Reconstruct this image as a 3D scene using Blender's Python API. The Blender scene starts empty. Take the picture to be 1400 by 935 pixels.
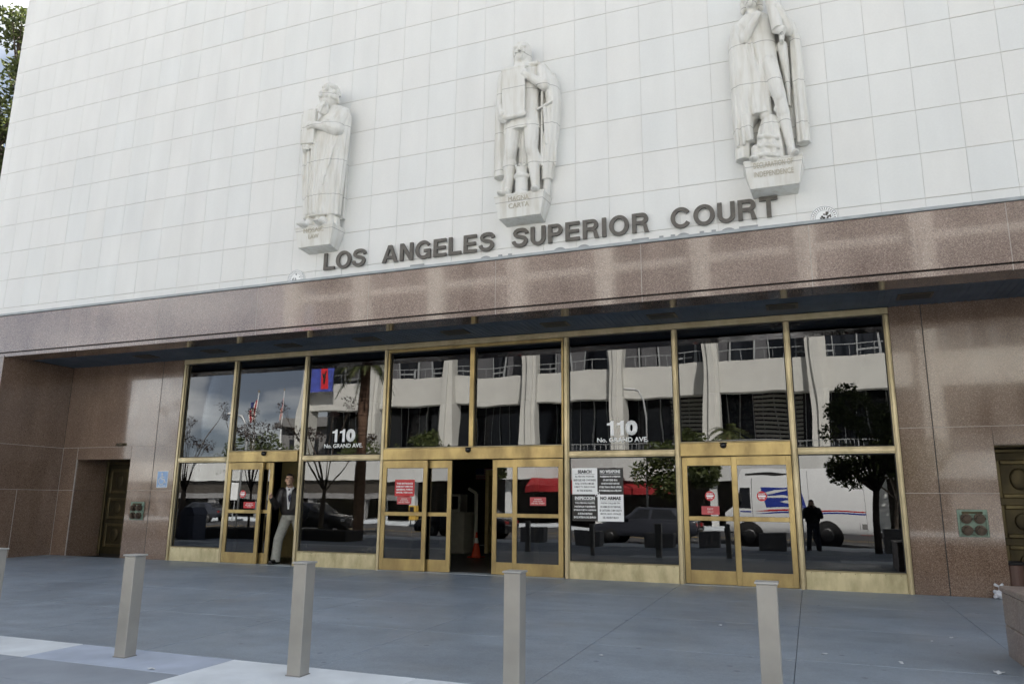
import bpy, bmesh, math, random
from mathutils import Vector, Matrix, Euler
PI = math.pi
rad = math.radians
sc = bpy.context.scene
C = sc.collection

# ---------------------------------------------------------------- camera, sky, sun, exposure
CAM_LOC = Vector((0.0, -13.0, 1.2417))
YAW, PITCH, ROLL = rad(21.266), rad(12.082), rad(0.547)
cf = Vector((-math.sin(YAW) * math.cos(PITCH), math.cos(YAW) * math.cos(PITCH), math.sin(PITCH)))
cr0 = Vector((math.cos(YAW), math.sin(YAW), 0))
cu0 = cr0.cross(cf)
cr = cr0 * math.cos(ROLL) + cu0 * math.sin(ROLL)
cu = cu0 * math.cos(ROLL) - cr0 * math.sin(ROLL)
cam_data = bpy.data.cameras.new('camera')
cam_data.sensor_width = 36.0
cam_data.lens = 26.566
cam_data.clip_start = 0.05
cam_data.clip_end = 2000
cam = bpy.data.objects.new('camera', cam_data)
C.objects.link(cam)
m3 = Matrix((cr, cu, -cf)).transposed()
cam.matrix_world = Matrix.Translation(CAM_LOC) @ m3.to_4x4()
sc.camera = cam

SUN_DIR = Vector((0.42, 0.74, 0.80)).normalized()      # towards the sun: high, behind the courthouse
SUN_EL = math.asin(SUN_DIR.z)
SUN_AZ = math.atan2(SUN_DIR.x, SUN_DIR.y)
world = bpy.data.worlds.new('World')
sc.world = world
world.use_nodes = True
wn, wl = world.node_tree.nodes, world.node_tree.links
bg = wn['Background']
sky = wn.new('ShaderNodeTexSky')
sky.sky_type = 'NISHITA'
sky.sun_disc = False
sky.sun_elevation = SUN_EL
sky.sun_rotation = SUN_AZ
sky.dust_density = 1.5
tc = wn.new('ShaderNodeTexCoord')
mp = wn.new('ShaderNodeMapping')
mp.inputs['Scale'].default_value = (1.0, 1.0, 2.6)
mp.inputs['Location'].default_value = (6.07, 3.37, 3.95)
nz = wn.new('ShaderNodeTexNoise')
nz.inputs['Scale'].default_value = 2.0
nz.inputs['Detail'].default_value = 7
nz.inputs['Roughness'].default_value = 0.55
cr1 = wn.new('ShaderNodeValToRGB')
cr1.color_ramp.elements[0].position = 0.30
cr1.color_ramp.elements[0].color = (0.6, 0.6, 0.6, 1)
cr1.color_ramp.elements[1].position = 0.62
cr1.color_ramp.elements[1].color = (0.95, 0.95, 0.95, 1)
cn = wn.new('ShaderNodeTexNoise')
cn.inputs['Scale'].default_value = 4.2
cn.inputs['Detail'].default_value = 5
cc = wn.new('ShaderNodeValToRGB')
cc.color_ramp.elements[0].position = 0.47
cc.color_ramp.elements[0].color = (0.50, 0.56, 0.68, 1)
cc.color_ramp.elements[1].position = 0.62
cc.color_ramp.elements[1].color = (2.1, 2.08, 2.0, 1)
mx = wn.new('ShaderNodeMix')
mx.data_type = 'RGBA'
wl.new(tc.outputs['Generated'], mp.inputs['Vector'])
wl.new(mp.outputs['Vector'], nz.inputs['Vector'])
wl.new(mp.outputs['Vector'], cn.inputs['Vector'])
wl.new(nz.outputs['Fac'], cr1.inputs['Fac'])
wl.new(cn.outputs['Fac'], cc.inputs['Fac'])
wl.new(cr1.outputs['Color'], mx.inputs['Factor'])
wl.new(sky.outputs['Color'], mx.inputs['A'])
bw = wn.new('ShaderNodeRGBToBW')          # clouds are lit by the same sky: brighter towards the sun
vmul = wn.new('ShaderNodeVectorMath')
vmul.operation = 'SCALE'
wl.new(sky.outputs['Color'], bw.inputs['Color'])
wl.new(cc.outputs['Color'], vmul.inputs[0])
wl.new(bw.outputs['Val'], vmul.inputs['Scale'])
wl.new(vmul.outputs['Vector'], mx.inputs['B'])
wl.new(mx.outputs['Result'], bg.inputs['Color'])
bg.inputs['Strength'].default_value = 0.075

sun_d = bpy.data.lights.new('sun', 'SUN')
sun_d.energy = 5.0
sun_d.angle = rad(0.53)
sun_d.color = (1.0, 0.95, 0.88)
sun = bpy.data.objects.new('sun', sun_d)
C.objects.link(sun)
sun.rotation_euler = (-SUN_DIR).to_track_quat('-Z', 'Y').to_euler()
sc.view_settings.view_transform = 'Standard'
sc.view_settings.look = 'None'
sc.view_settings.exposure = 2.46
sc.view_settings.gamma = 1.0

# ---------------------------------------------------------------- helpers
def px_of(p):
    d = Vector(p) - CAM_LOC
    w = d.dot(cf)
    if w <= 0.1:
        return None
    k = 1033.13 / w
    return 700 + k * d.dot(cr), 467.5 - k * d.dot(cu)

def node_mat(name):
    m = bpy.data.materials.new(name)
    m.use_nodes = True
    return m, m.node_tree.nodes, m.node_tree.links, m.node_tree.nodes['Principled BSDF']

def mat(name, col, rough=0.6, metal=0.0, var=0.12, scale=6.0, bump=0.0, bscale=40.0, spec=0.5, rvar=0.0, objvar=0.0, tint=None, detail=5.0, coat=0.0):
    """principled material: base colour mottled by noise, optional per-object brightness and fine bump"""
    m, n, l, b = node_mat(name)
    t = n.new('ShaderNodeTexCoord')
    a = n.new('ShaderNodeTexNoise')
    a.inputs['Scale'].default_value = scale
    a.inputs['Detail'].default_value = detail
    l.new(t.outputs['Object'], a.inputs['Vector'])
    r = n.new('ShaderNodeValToRGB')
    c2 = tint if tint else col
    r.color_ramp.elements[0].position = 0.3
    r.color_ramp.elements[1].position = 0.7
    r.color_ramp.elements[0].color = (*[max(0, c * (1 - var)) for c in c2], 1)
    r.color_ramp.elements[1].color = (*[min(1, c * (1 + var)) for c in col], 1)
    l.new(a.outputs['Fac'], r.inputs['Fac'])
    out = r.outputs['Color']
    if objvar > 0:
        oi = n.new('ShaderNodeObjectInfo')
        mr = n.new('ShaderNodeMapRange')
        mr.inputs['To Min'].default_value = 1 - objvar
        mr.inputs['To Max'].default_value = 1 + objvar
        l.new(oi.outputs['Random'], mr.inputs['Value'])
        vm = n.new('ShaderNodeVectorMath')
        vm.operation = 'SCALE'
        l.new(out, vm.inputs[0])
        l.new(mr.outputs['Result'], vm.inputs['Scale'])
        out = vm.outputs['Vector']
    l.new(out, b.inputs['Base Color'])
    b.inputs['Roughness'].default_value = rough
    b.inputs['Metallic'].default_value = metal
    b.inputs['Specular IOR Level'].default_value = spec
    if coat:
        b.inputs['Coat Weight'].default_value = coat
        b.inputs['Coat Roughness'].default_value = 0.05
    if rvar > 0:
        mr2 = n.new('ShaderNodeMapRange')
        mr2.inputs['From Min'].default_value = 0.3
        mr2.inputs['From Max'].default_value = 0.7
        mr2.inputs['To Min'].default_value = max(0, rough - rvar)
        mr2.inputs['To Max'].default_value = min(1, rough + rvar)
        a2 = n.new('ShaderNodeTexNoise')
        a2.inputs['Scale'].default_value = scale * 0.7
        a2.inputs['Detail'].default_value = 6
        l.new(t.outputs['Object'], a2.inputs['Vector'])
        l.new(a2.outputs['Fac'], mr2.inputs['Value'])
        l.new(mr2.outputs['Result'], b.inputs['Roughness'])
    if bump > 0:
        bn = n.new('ShaderNodeTexNoise')
        bn.inputs['Scale'].default_value = bscale
        bn.inputs['Detail'].default_value = 4
        l.new(t.outputs['Object'], bn.inputs['Vector'])
        bb = n.new('ShaderNodeBump')
        bb.inputs['Strength'].default_value = bump
        bb.inputs['Distance'].default_value = 0.01
        l.new(bn.outputs['Fac'], bb.inputs['Height'])
        l.new(bb.outputs['Normal'], b.inputs['Normal'])
    return m

def ring(bm, c, r, n, ax, ay):
    return [bm.verts.new(c + ax * (math.cos(2 * PI * i / n) * r) + ay * (math.sin(2 * PI * i / n) * r)) for i in range(n)]

class MB:
    """collects solids into one bmesh; build() links it as ONE mesh object"""
    def __init__(s):
        s.bm = bmesh.new()
    def box(s, x0, x1, y0, y1, z0, z1, bev=0.0, mi=0):
        v = [s.bm.verts.new(p) for p in ((x0, y0, z0), (x1, y0, z0), (x1, y1, z0), (x0, y1, z0), (x0, y0, z1), (x1, y0, z1), (x1, y1, z1), (x0, y1, z1))]
        f = [s.bm.faces.new([v[i] for i in q]) for q in ((3, 2, 1, 0), (4, 5, 6, 7), (0, 1, 5, 4), (1, 2, 6, 5), (2, 3, 7, 6), (3, 0, 4, 7))]
        for q in f: q.material_index = mi
        if bev > 0:
            ed = list({e for q in f for e in q.edges})
            r = bmesh.ops.bevel(s.bm, geom=ed, offset=bev, segments=1, profile=0.5, affect='EDGES')
            for q in r['faces']: q.material_index = mi
        return s
    def obox(s, c, size, rot=(0, 0, 0), mi=0):
        M = Matrix.Translation(c) @ Euler(rot).to_matrix().to_4x4()
        hx, hy, hz = size[0] / 2, size[1] / 2, size[2] / 2
        v = [s.bm.verts.new(M @ Vector(p)) for p in ((-hx, -hy, -hz), (hx, -hy, -hz), (hx, hy, -hz), (-hx, hy, -hz), (-hx, -hy, hz), (hx, -hy, hz), (hx, hy, hz), (-hx, hy, hz))]
        for q in ((3, 2, 1, 0), (4, 5, 6, 7), (0, 1, 5, 4), (1, 2, 6, 5), (2, 3, 7, 6), (3, 0, 4, 7)):
            s.bm.faces.new([v[i] for i in q]).material_index = mi
        return s
    def tube(s, p0, p1, r0, r1=None, n=10, caps=True, mi=0):
        r1 = r0 if r1 is None else r1
        p0, p1 = Vector(p0), Vector(p1)
        d = (p1 - p0).normalized()
        ax = d.orthogonal().normalized()
        ay = d.cross(ax)
        a, b = ring(s.bm, p0, r0, n, ax, ay), ring(s.bm, p1, r1, n, ax, ay)
        for i in range(n):
            s.bm.faces.new((a[i], a[(i + 1) % n], b[(i + 1) % n], b[i])).material_index = mi
        if caps:
            s.bm.faces.new(a[::-1]).material_index = mi
            s.bm.faces.new(b).material_index = mi
        return s
    def path(s, pts, rr, n=8, mi=0):
        pts = [Vector(p) for p in pts]
        rings = []
        up = None
        for i, p in enumerate(pts):
            d = (pts[min(i + 1, len(pts) - 1)] - pts[max(i - 1, 0)]).normalized()
            if up is None:
                up = d.orthogonal().normalized()
            ax = (up - d * up.dot(d)).normalized()
            up = ax
            r = rr[i] if isinstance(rr, (list, tuple)) else rr
            rings.append(ring(s.bm, p, r, n, ax, d.cross(ax)))
        for a, b in zip(rings, rings[1:]):
            for i in range(n):
                s.bm.faces.new((a[i], a[(i + 1) % n], b[(i + 1) % n], b[i])).material_index = mi
        s.bm.faces.new(rings[0][::-1]).material_index = mi
        s.bm.faces.new(rings[-1]).material_index = mi
        return s
    def lathe(s, prof, c=(0, 0, 0), n=16, mi=0):
        c = Vector(c)
        rings = [ring(s.bm, c + Vector((0, 0, z)), max(r, 1e-4), n, Vector((1, 0, 0)), Vector((0, 1, 0))) for r, z in prof]
        for a, b in zip(rings, rings[1:]):
            for i in range(n):
                s.bm.faces.new((a[i], a[(i + 1) % n], b[(i + 1) % n], b[i])).material_index = mi
        s.bm.faces.new(rings[0][::-1]).material_index = mi
        s.bm.faces.new(rings[-1]).material_index = mi
        return s
    def ell(s, c, r, rot=(0, 0, 0), seg=12, mi=0):
        M = Matrix.Translation(c) @ Euler(rot).to_matrix().to_4x4() @ Matrix.Diagonal((r[0], r[1], r[2], 1))
        q = bmesh.ops.create_uvsphere(s.bm, u_segments=seg, v_segments=max(6, seg * 2 // 3), radius=1.0, matrix=M)
        for v in q['verts']:
            for f in v.link_faces: f.material_index = mi
        return s
    def cap(s, p0, p1, r0, r1=None, n=12, mi=0):
        r1 = r0 if r1 is None else r1
        s.tube(p0, p1, r0, r1, n, mi=mi)
        s.ell(p0, (r0,) * 3, seg=n, mi=mi)
        s.ell(p1, (r1,) * 3, seg=n, mi=mi)
        return s
    def prism(s, pts, d, mi=0):
        """closed polygon of 3-D points pushed along vector d"""
        d = Vector(d)
        a = [s.bm.verts.new(Vector(p)) for p in pts]
        b = [s.bm.verts.new(Vector(p) + d) for p in pts]
        n = len(pts)
        fs = [s.bm.faces.new(a[::-1]), s.bm.faces.new(b)]
        for i in range(n):
            fs.append(s.bm.faces.new((a[i], a[(i + 1) % n], b[(i + 1) % n], b[i])))
        for f in fs: f.material_index = mi
        return s
    def loft(s, secs, n=40, mi=0):
        """secs: (cx, cy, z, rx, ry, fold amplitude, fold count, phase): closed drapery-like column"""
        rings = []
        for q in secs:
            cx, cy, z, rx, ry = q[:5]
            am, k, ph = (q[5:8] if len(q) > 5 else (0, 1, 0))
            rings.append([s.bm.verts.new((cx + rx * (1 + am * math.sin(k * t + ph)) * math.cos(t), cy + ry * (1 + am * math.sin(k * t + ph)) * math.sin(t), z)) for t in [2 * PI * i / n for i in range(n)]])
        for a, b in zip(rings, rings[1:]):
            for i in range(n):
                s.bm.faces.new((a[i], a[(i + 1) % n], b[(i + 1) % n], b[i])).material_index = mi
        s.bm.faces.new(rings[0][::-1]).material_index = mi
        s.bm.faces.new(rings[-1]).material_index = mi
        return s
    def quad(s, *p, mi=0):
        s.bm.faces.new([s.bm.verts.new(q) for q in p]).material_index = mi
        return s
    def mesh(s, name, mats, smooth=False):
        bmesh.ops.recalc_face_normals(s.bm, faces=s.bm.faces)
        me = bpy.data.meshes.new(name)
        s.bm.to_mesh(me)
        s.bm.free()
        for q in (mats if isinstance(mats, (list, tuple)) else [mats]):
            me.materials.append(q)
        if smooth:
            me.polygons.foreach_set('use_smooth', [True] * len(me.polygons))
        return me
    def build(s, name, mats, parent=None, smooth=False):
        return link(name, s.mesh(name, mats, smooth), parent)

def link(name, me, parent=None, loc=(0, 0, 0)):
    o = bpy.data.objects.new(name, me)
    C.objects.link(o)
    o.location = loc
    if parent: o.parent = parent
    return o

def smooth_by_angle(o, ang=35):
    me = o.data
    me.polygons.foreach_set('use_smooth', [True] * len(me.polygons))
    me.set_sharp_from_angle(angle=rad(ang))
    return o

def thing(name, label, cat, loc=(0, 0, 0), rotz=0.0, group=None):
    o = bpy.data.objects.new(name, None)
    C.objects.link(o)
    o.empty_display_size = 0.2
    o.location = loc
    o.rotation_euler = (0, 0, rotz)
    tag(o, label, cat, group)
    return o

def tag(o, label, cat, group=None):
    o['label'] = label
    o['category'] = cat
    if group: o['group'] = group
    return o

def struct(o, kind='structure'):
    o['kind'] = kind
    return o

def dup(root, loc, rotz=None, label=None):
    def cp(o, par):
        c = o.copy()
        C.objects.link(c)
        if par: c.parent = par
        for ch in kids.get(o, ()):
            cp(ch, c)
        return c
    kids = {}
    for o in C.objects:
        if o.parent: kids.setdefault(o.parent, []).append(o)
    r = cp(root, None)
    r.location = loc
    if rotz is not None: r.rotation_euler = (0, 0, rotz)
    if label: r['label'] = label
    return r

def remesh(mb, name, m, parent, voxel, smooth_it=4):
    """fuse the solids of mb into one carved surface"""
    o = mb.build(name, m, None)
    md = o.modifiers.new('r', 'REMESH')
    md.mode = 'VOXEL'
    md.voxel_size = voxel
    sm = o.modifiers.new('s', 'SMOOTH')
    sm.iterations = smooth_it
    sm.factor = 0.5
    dg = bpy.context.evaluated_depsgraph_get()
    me = bpy.data.meshes.new_from_object(o.evaluated_get(dg))
    me.polygons.foreach_set('use_smooth', [True] * len(me.polygons))
    old = o.data
    o.modifiers.clear()
    o.data = me
    bpy.data.meshes.remove(old)
    me.name = name
    o.parent = parent
    return o

def text_mesh(s, w=None, h=None, ext=0.004, bold=0.0, align='CENTER', spacing=1.0, line=1.0, res=3):
    """mesh of flat lettering in the XZ plane facing -Y, fitted to a width and/or height, left-bottom or centre origin"""
    cu_ = bpy.data.curves.new('t', 'FONT')
    cu_.body = s
    cu_.align_x = align
    cu_.offset = bold
    cu_.resolution_u = res
    cu_.space_character = spacing
    cu_.space_line = line
    o = bpy.data.objects.new('t', cu_)
    C.objects.link(o)
    dg = bpy.context.evaluated_depsgraph_get()
    me = bpy.data.meshes.new_from_object(o.evaluated_get(dg))
    bpy.data.objects.remove(o)
    bpy.data.curves.remove(cu_)
    xs = [v.co.x for v in me.vertices]; ys = [v.co.y for v in me.vertices]
    x0, x1, y0, y1 = min(xs), max(xs), min(ys), max(ys)
    sx = w / (x1 - x0) if w else None
    sy = h / (y1 - y0) if h else None
    sx = sx or sy
    sy = sy or sx
    bm = bmesh.new()
    bm.from_mesh(me)
    bmesh.ops.remove_doubles(bm, verts=bm.verts, dist=1e-5)
    r = bmesh.ops.extrude_face_region(bm, geom=list(bm.faces))
    for v in bm.verts:
        v.co = Vector(((v.co.x - (x0 + x1) / 2) * sx, 0.0, (v.co.y - y0) * sy))
    for e in r['geom']:
        if isinstance(e, bmesh.types.BMVert): e.co.y = -ext
    bmesh.ops.recalc_face_normals(bm, faces=bm.faces)
    bm.to_mesh(me)
    bm.free()
    return me

def text(name, s, m, parent, loc, **k):
    me = text_mesh(s, **k)
    me.materials.clear()
    me.materials.append(m)
    me.polygons.foreach_set('material_index', [0] * len(me.polygons))
    return link(name, me, parent, loc)
# ---------------------------------------------------------------- materials
def granite(name, dark, mid, light, rough=0.1, stain=0.25, scale=125.0, coat=0.04):
    m, n, l, b = node_mat(name)
    t = n.new('ShaderNodeTexCoord')
    g = n.new('ShaderNodeNewGeometry')
    v = n.new('ShaderNodeTexVoronoi')
    v.inputs['Scale'].default_value = scale
    l.new(g.outputs['Position'], v.inputs['Vector'])
    a = n.new('ShaderNodeTexNoise')
    a.inputs['Scale'].default_value = scale * 0.55
    a.inputs['Detail'].default_value = 6
    a.inputs['Roughness'].default_value = 0.7
    l.new(g.outputs['Position'], a.inputs['Vector'])
    sp = n.new('ShaderNodeSeparateColor')
    l.new(v.outputs['Color'], sp.inputs['Color'])
    mx1 = n.new('ShaderNodeMath')
    mx1.operation = 'MULTIPLY_ADD'
    mx1.inputs[1].default_value = 0.55
    l.new(sp.outputs['Red'], mx1.inputs[0])
    m2 = n.new('ShaderNodeMath')
    m2.operation = 'MULTIPLY'
    m2.inputs[1].default_value = 0.55
    l.new(a.outputs['Fac'], m2.inputs[0])
    l.new(m2.outputs[0], mx1.inputs[2])
    r = n.new('ShaderNodeValToRGB')
    e = r.color_ramp.elements
    e[0].position, e[0].color = 0.20, (*dark, 1)
    e[1].position, e[1].color = 0.86, (*light, 1)
    k = e.new(0.36); k.color = (*mid, 1)
    k = e.new(0.62); k.color = (*[c * 1.12 for c in mid], 1)
    l.new(mx1.outputs[0], r.inputs['Fac'])
    # weathering streaks and blotches of the stone itself
    mp = n.new('ShaderNodeMapping')
    mp.inputs['Scale'].default_value = (1.6, 1.6, 0.55)
    l.new(g.outputs['Position'], mp.inputs['Vector'])
    w = n.new('ShaderNodeTexNoise')
    w.inputs['Scale'].default_value = 1.3
    w.inputs['Detail'].default_value = 7
    l.new(mp.outputs['Vector'], w.inputs['Vector'])
    mr = n.new('ShaderNodeMapRange')
    mr.inputs['From Min'].default_value = 0.3
    mr.inputs['From Max'].default_value = 0.7
    mr.inputs['To Min'].default_value = 1 - stain
    mr.inputs['To Max'].default_value = 1 + stain
    l.new(w.outputs['Fac'], mr.inputs['Value'])
    oi = n.new('ShaderNodeObjectInfo')
    mo = n.new('ShaderNodeMapRange')
    mo.inputs['To Min'].default_value = 0.93
    mo.inputs['To Max'].default_value = 1.07
    l.new(oi.outputs['Random'], mo.inputs['Value'])
    mm = n.new('ShaderNodeMath')
    mm.operation = 'MULTIPLY'
    l.new(mr.outputs['Result'], mm.inputs[0])
    l.new(mo.outputs['Result'], mm.inputs[1])
    vm = n.new('ShaderNodeVectorMath')
    vm.operation = 'SCALE'
    l.new(r.outputs['Color'], vm.inputs[0])
    l.new(mm.outputs[0], vm.inputs['Scale'])
    l.new(vm.outputs['Vector'], b.inputs['Base Color'])
    b.inputs['Roughness'].default_value = rough
    mrr = n.new('ShaderNodeMapRange')
    mrr.inputs['From Min'].default_value = 0.35
    mrr.inputs['From Max'].default_value = 0.65
    mrr.inputs['To Min'].default_value = rough * 0.8
    mrr.inputs['To Max'].default_value = rough * 1.6
    l.new(w.outputs['Fac'], mrr.inputs['Value'])
    l.new(mrr.outputs['Result'], b.inputs['Roughness'])
    b.inputs['IOR'].default_value = 1.5
    b.inputs['Coat Weight'].default_value = 0.6
    b.inputs['Coat Roughness'].default_value = coat
    return m

M = {}
M['granite'] = granite('polished red granite', (0.03, 0.022, 0.016), (0.15, 0.10, 0.07), (0.34, 0.25, 0.19), 0.12, 0.14)
M['fascia'] = granite('polished fascia granite', (0.06, 0.047, 0.04), (0.225, 0.165, 0.138), (0.43, 0.35, 0.30), 0.12, 0.12, 105)
M['joint_light'] = mat('pale mortar', (0.42, 0.38, 0.34), 0.8, var=0.2, scale=9)
M['joint_dark'] = mat('dark sealant', (0.03, 0.028, 0.026), 0.8)
M['tile_back'] = mat('grey mortar bed', (0.53, 0.52, 0.49), 0.85, var=0.15, scale=3)

def tile_material():
    m, n, l, b = node_mat('white ceramic tile')
    oi = n.new('ShaderNodeObjectInfo')
    r = n.new('ShaderNodeValToRGB')
    e = r.color_ramp.elements
    e[0].position, e[0].color = 0.0, (0.755, 0.752, 0.722, 1)
    e[1].position, e[1].color = 1.0, (0.74, 0.75, 0.732, 1)
    k = e.new(0.35); k.color = (0.76, 0.76, 0.735, 1)
    k = e.new(0.75); k.color = (0.748, 0.754, 0.73, 1)
    l.new(oi.outputs['Random'], r.inputs['Fac'])
    g = n.new('ShaderNodeNewGeometry')
    mp = n.new('ShaderNodeMapping')
    mp.inputs['Scale'].default_value = (1.2, 1.2, 0.35)
    l.new(g.outputs['Position'], mp.inputs['Vector'])
    w = n.new('ShaderNodeTexNoise')
    w.inputs['Scale'].default_value = 1.1
    w.inputs['Detail'].default_value = 8
    l.new(mp.outputs['Vector'], w.inputs['Vector'])
    f = n.new('ShaderNodeTexNoise')
    f.inputs['Scale'].default_value = 25
    f.inputs['Detail'].default_value = 6
    l.new(g.outputs['Position'], f.inputs['Vector'])
    ad = n.new('ShaderNodeMath'); ad.operation = 'MULTIPLY_ADD'
    ad.inputs[1].default_value = 0.35
    l.new(f.outputs['Fac'], ad.inputs[0]); l.new(w.outputs['Fac'], ad.inputs[2])
    mr = n.new('ShaderNodeMapRange')
    mr.inputs['From Min'].default_value = 0.4
    mr.inputs['From Max'].default_value = 0.9
    mr.inputs['To Min'].default_value = 0.94
    mr.inputs['To Max'].default_value = 1.04
    l.new(ad.outputs[0], mr.inputs['Value'])
    vm = n.new('ShaderNodeVectorMath'); vm.operation = 'SCALE'
    l.new(r.outputs['Color'], vm.inputs[0]); l.new(mr.outputs['Result'], vm.inputs['Scale'])
    l.new(vm.outputs['Vector'], b.inputs['Base Color'])
    b.inputs['Roughness'].default_value = 0.45
    return m
M['tile'] = tile_material()

def statue_material():
    """pale carved stone: soot in upright noise streaks, course joints every 0.944 m"""
    m, n, l, b = node_mat('carved pale stone')
    g = n.new('ShaderNodeNewGeometry')
    sp = n.new('ShaderNodeSeparateXYZ')
    l.new(g.outputs['Position'], sp.inputs['Vector'])
    mp = n.new('ShaderNodeMapping')
    mp.inputs['Scale'].default_value = (5, 5, 0.8)
    l.new(g.outputs['Position'], mp.inputs['Vector'])
    w = n.new('ShaderNodeTexNoise')
    w.inputs['Scale'].default_value = 1.6
    w.inputs['Detail'].default_value = 8
    l.new(mp.outputs['Vector'], w.inputs['Vector'])
    r = n.new('ShaderNodeValToRGB')
    e = r.color_ramp.elements
    e[0].position, e[0].color = 0.30, (0.63, 0.61, 0.55, 1)
    e[1].position, e[1].color = 0.56, (0.735, 0.73, 0.69, 1)
    l.new(w.outputs['Fac'], r.inputs['Fac'])
    # thin mortar line
    q = n.new('ShaderNodeMath'); q.operation = 'SUBTRACT'; q.inputs[1].default_value = 7.178
    l.new(sp.outputs['Z'], q.inputs[0])
    q2 = n.new('ShaderNodeMath'); q2.operation = 'DIVIDE'; q2.inputs[1].default_value = 0.9444
    l.new(q.outputs[0], q2.inputs[0])
    q3 = n.new('ShaderNodeMath'); q3.operation = 'FRACT'
    l.new(q2.outputs[0], q3.inputs[0])
    q4 = n.new('ShaderNodeMath'); q4.operation = 'LESS_THAN'; q4.inputs[1].default_value = 0.016
    l.new(q3.outputs[0], q4.inputs[0])
    q5 = n.new('ShaderNodeMapRange'); q5.inputs['To Min'].default_value = 1.0; q5.inputs['To Max'].default_value = 0.55
    l.new(q4.outputs[0], q5.inputs['Value'])
    vm = n.new('ShaderNodeVectorMath'); vm.operation = 'SCALE'
    l.new(r.outputs['Color'], vm.inputs[0]); l.new(q5.outputs['Result'], vm.inputs['Scale'])
    l.new(vm.outputs['Vector'], b.inputs['Base Color'])
    b.inputs['Roughness'].default_value = 0.75
    return m
M['statue'] = statue_material()
M['inscription'] = mat('sooty cut lettering', (0.50, 0.465, 0.38), 0.85)
M['letter'] = mat('weathered bronze letter', (0.115, 0.105, 0.09), 0.55, metal=0.0, var=0.2, scale=12)
M['letter_old'] = mat('tarnished lower lettering', (0.30, 0.315, 0.32), 0.6)
M['flashing'] = mat('grey metal flashing', (0.38, 0.41, 0.42), 0.45, var=0.15, scale=4)
M['soffit'] = mat('blue painted soffit', (0.11, 0.14, 0.175), 0.55, var=0.2, scale=3)
M['vent'] = mat('soffit lamp housing', (0.045, 0.04, 0.036), 0.5)
M['vent_trim'] = mat('soffit lamp trim', (0.12, 0.10, 0.07), 0.4, metal=0.6)

def brass(name, col, col2, rough, scale=2.2):
    m, n, l, b = node_mat(name)
    g = n.new('ShaderNodeNewGeometry')
    mp = n.new('ShaderNodeMapping'); mp.inputs['Scale'].default_value = (1.3, 1.3, 0.6)
    l.new(g.outputs['Position'], mp.inputs['Vector'])
    a = n.new('ShaderNodeTexNoise'); a.inputs['Scale'].default_value = scale; a.inputs['Detail'].default_value = 8; a.inputs['Roughness'].default_value = 0.62
    l.new(mp.outputs['Vector'], a.inputs['Vector'])
    r = n.new('ShaderNodeValToRGB')
    r.color_ramp.elements[0].position = 0.33; r.color_ramp.elements[0].color = (*col2, 1)
    r.color_ramp.elements[1].position = 0.62; r.color_ramp.elements[1].color = (*col, 1)
    l.new(a.outputs['Fac'], r.inputs['Fac'])
    l.new(r.outputs['Color'], b.inputs['Base Color'])
    b.inputs['Metallic'].default_value = 0.75
    mr = n.new('ShaderNodeMapRange')
    mr.inputs['From Min'].default_value = 0.35; mr.inputs['From Max'].default_value = 0.65
    mr.inputs['To Min'].default_value = rough + 0.12; mr.inputs['To Max'].default_value = rough - 0.04
    l.new(a.outputs['Fac'], mr.inputs['Value'])
    l.new(mr.outputs['Result'], b.inputs['Roughness'])
    return m
M['brass'] = brass('golden door bronze', (0.43, 0.33, 0.145), (0.27, 0.20, 0.092), 0.33)
M['brass_pale'] = brass('pale frame bronze', (0.52, 0.45, 0.29), (0.38, 0.32, 0.195), 0.36)
M['brass_base'] = brass('worn kick plate bronze', (0.58, 0.52, 0.33), (0.38, 0.335, 0.20), 0.42, 3.5)
M['bronze_dark'] = brass('dark patinated bronze', (0.075, 0.06, 0.03), (0.045, 0.038, 0.022), 0.45)
M['bronze_mid'] = brass('worn door moulding bronze', (0.13, 0.105, 0.05), (0.08, 0.065, 0.035), 0.45)
M['verdigris'] = mat('green brass plate', (0.17, 0.24, 0.19), 0.5, metal=0.3, var=0.3, scale=14)
M['verdigris_dark'] = mat('dark hose cap', (0.10, 0.075, 0.055), 0.45, metal=0.5, var=0.3, scale=20)

def glass():
    m = bpy.data.materials.new('tinted reflective glass')
    m.use_nodes = True
    n, l = m.node_tree.nodes, m.node_tree.links
    n.remove(n['Principled BSDF'])
    out = n['Material Output']
    gl = n.new('ShaderNodeBsdfGlossy'); gl.inputs['Roughness'].default_value = 0.0; gl.inputs['Color'].default_value = (0.97, 0.98, 1.0, 1)
    tr = n.new('ShaderNodeBsdfTransparent'); tr.inputs['Color'].default_value = (0.26, 0.27, 0.27, 1)
    mxs = n.new('ShaderNodeMixShader')
    fr = n.new('ShaderNodeFresnel'); fr.inputs['IOR'].default_value = 1.45
    ad = n.new('ShaderNodeMath'); ad.operation = 'ADD'; ad.use_clamp = True; ad.inputs[1].default_value = GLASS_R
    g = n.new('ShaderNodeNewGeometry')
    mp = n.new('ShaderNodeMapping'); mp.inputs['Scale'].default_value = (1.5, 1.5, 0.5)
    nz_ = n.new('ShaderNodeTexNoise'); nz_.inputs['Scale'].default_value = 0.9; nz_.inputs['Detail'].default_value = 1.0
    bp = n.new('ShaderNodeBump'); bp.inputs['Strength'].default_value = 1.0; bp.inputs['Distance'].default_value = 0.0030
    l.new(g.outputs['Position'], mp.inputs['Vector']); l.new(mp.outputs['Vector'], nz_.inputs['Vector'])
    l.new(nz_.outputs['Fac'], bp.inputs['Height'])
    l.new(bp.outputs['Normal'], gl.inputs['Normal'])
    l.new(fr.outputs['Fac'], ad.inputs[0]); l.new(ad.outputs[0], mxs.inputs['Fac'])
    l.new(tr.outputs[0], mxs.inputs[1]); l.new(gl.outputs[0], mxs.inputs[2])
    l.new(mxs.outputs[0], out.inputs['Surface'])
    return m
GLASS_R = 0.042
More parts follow.
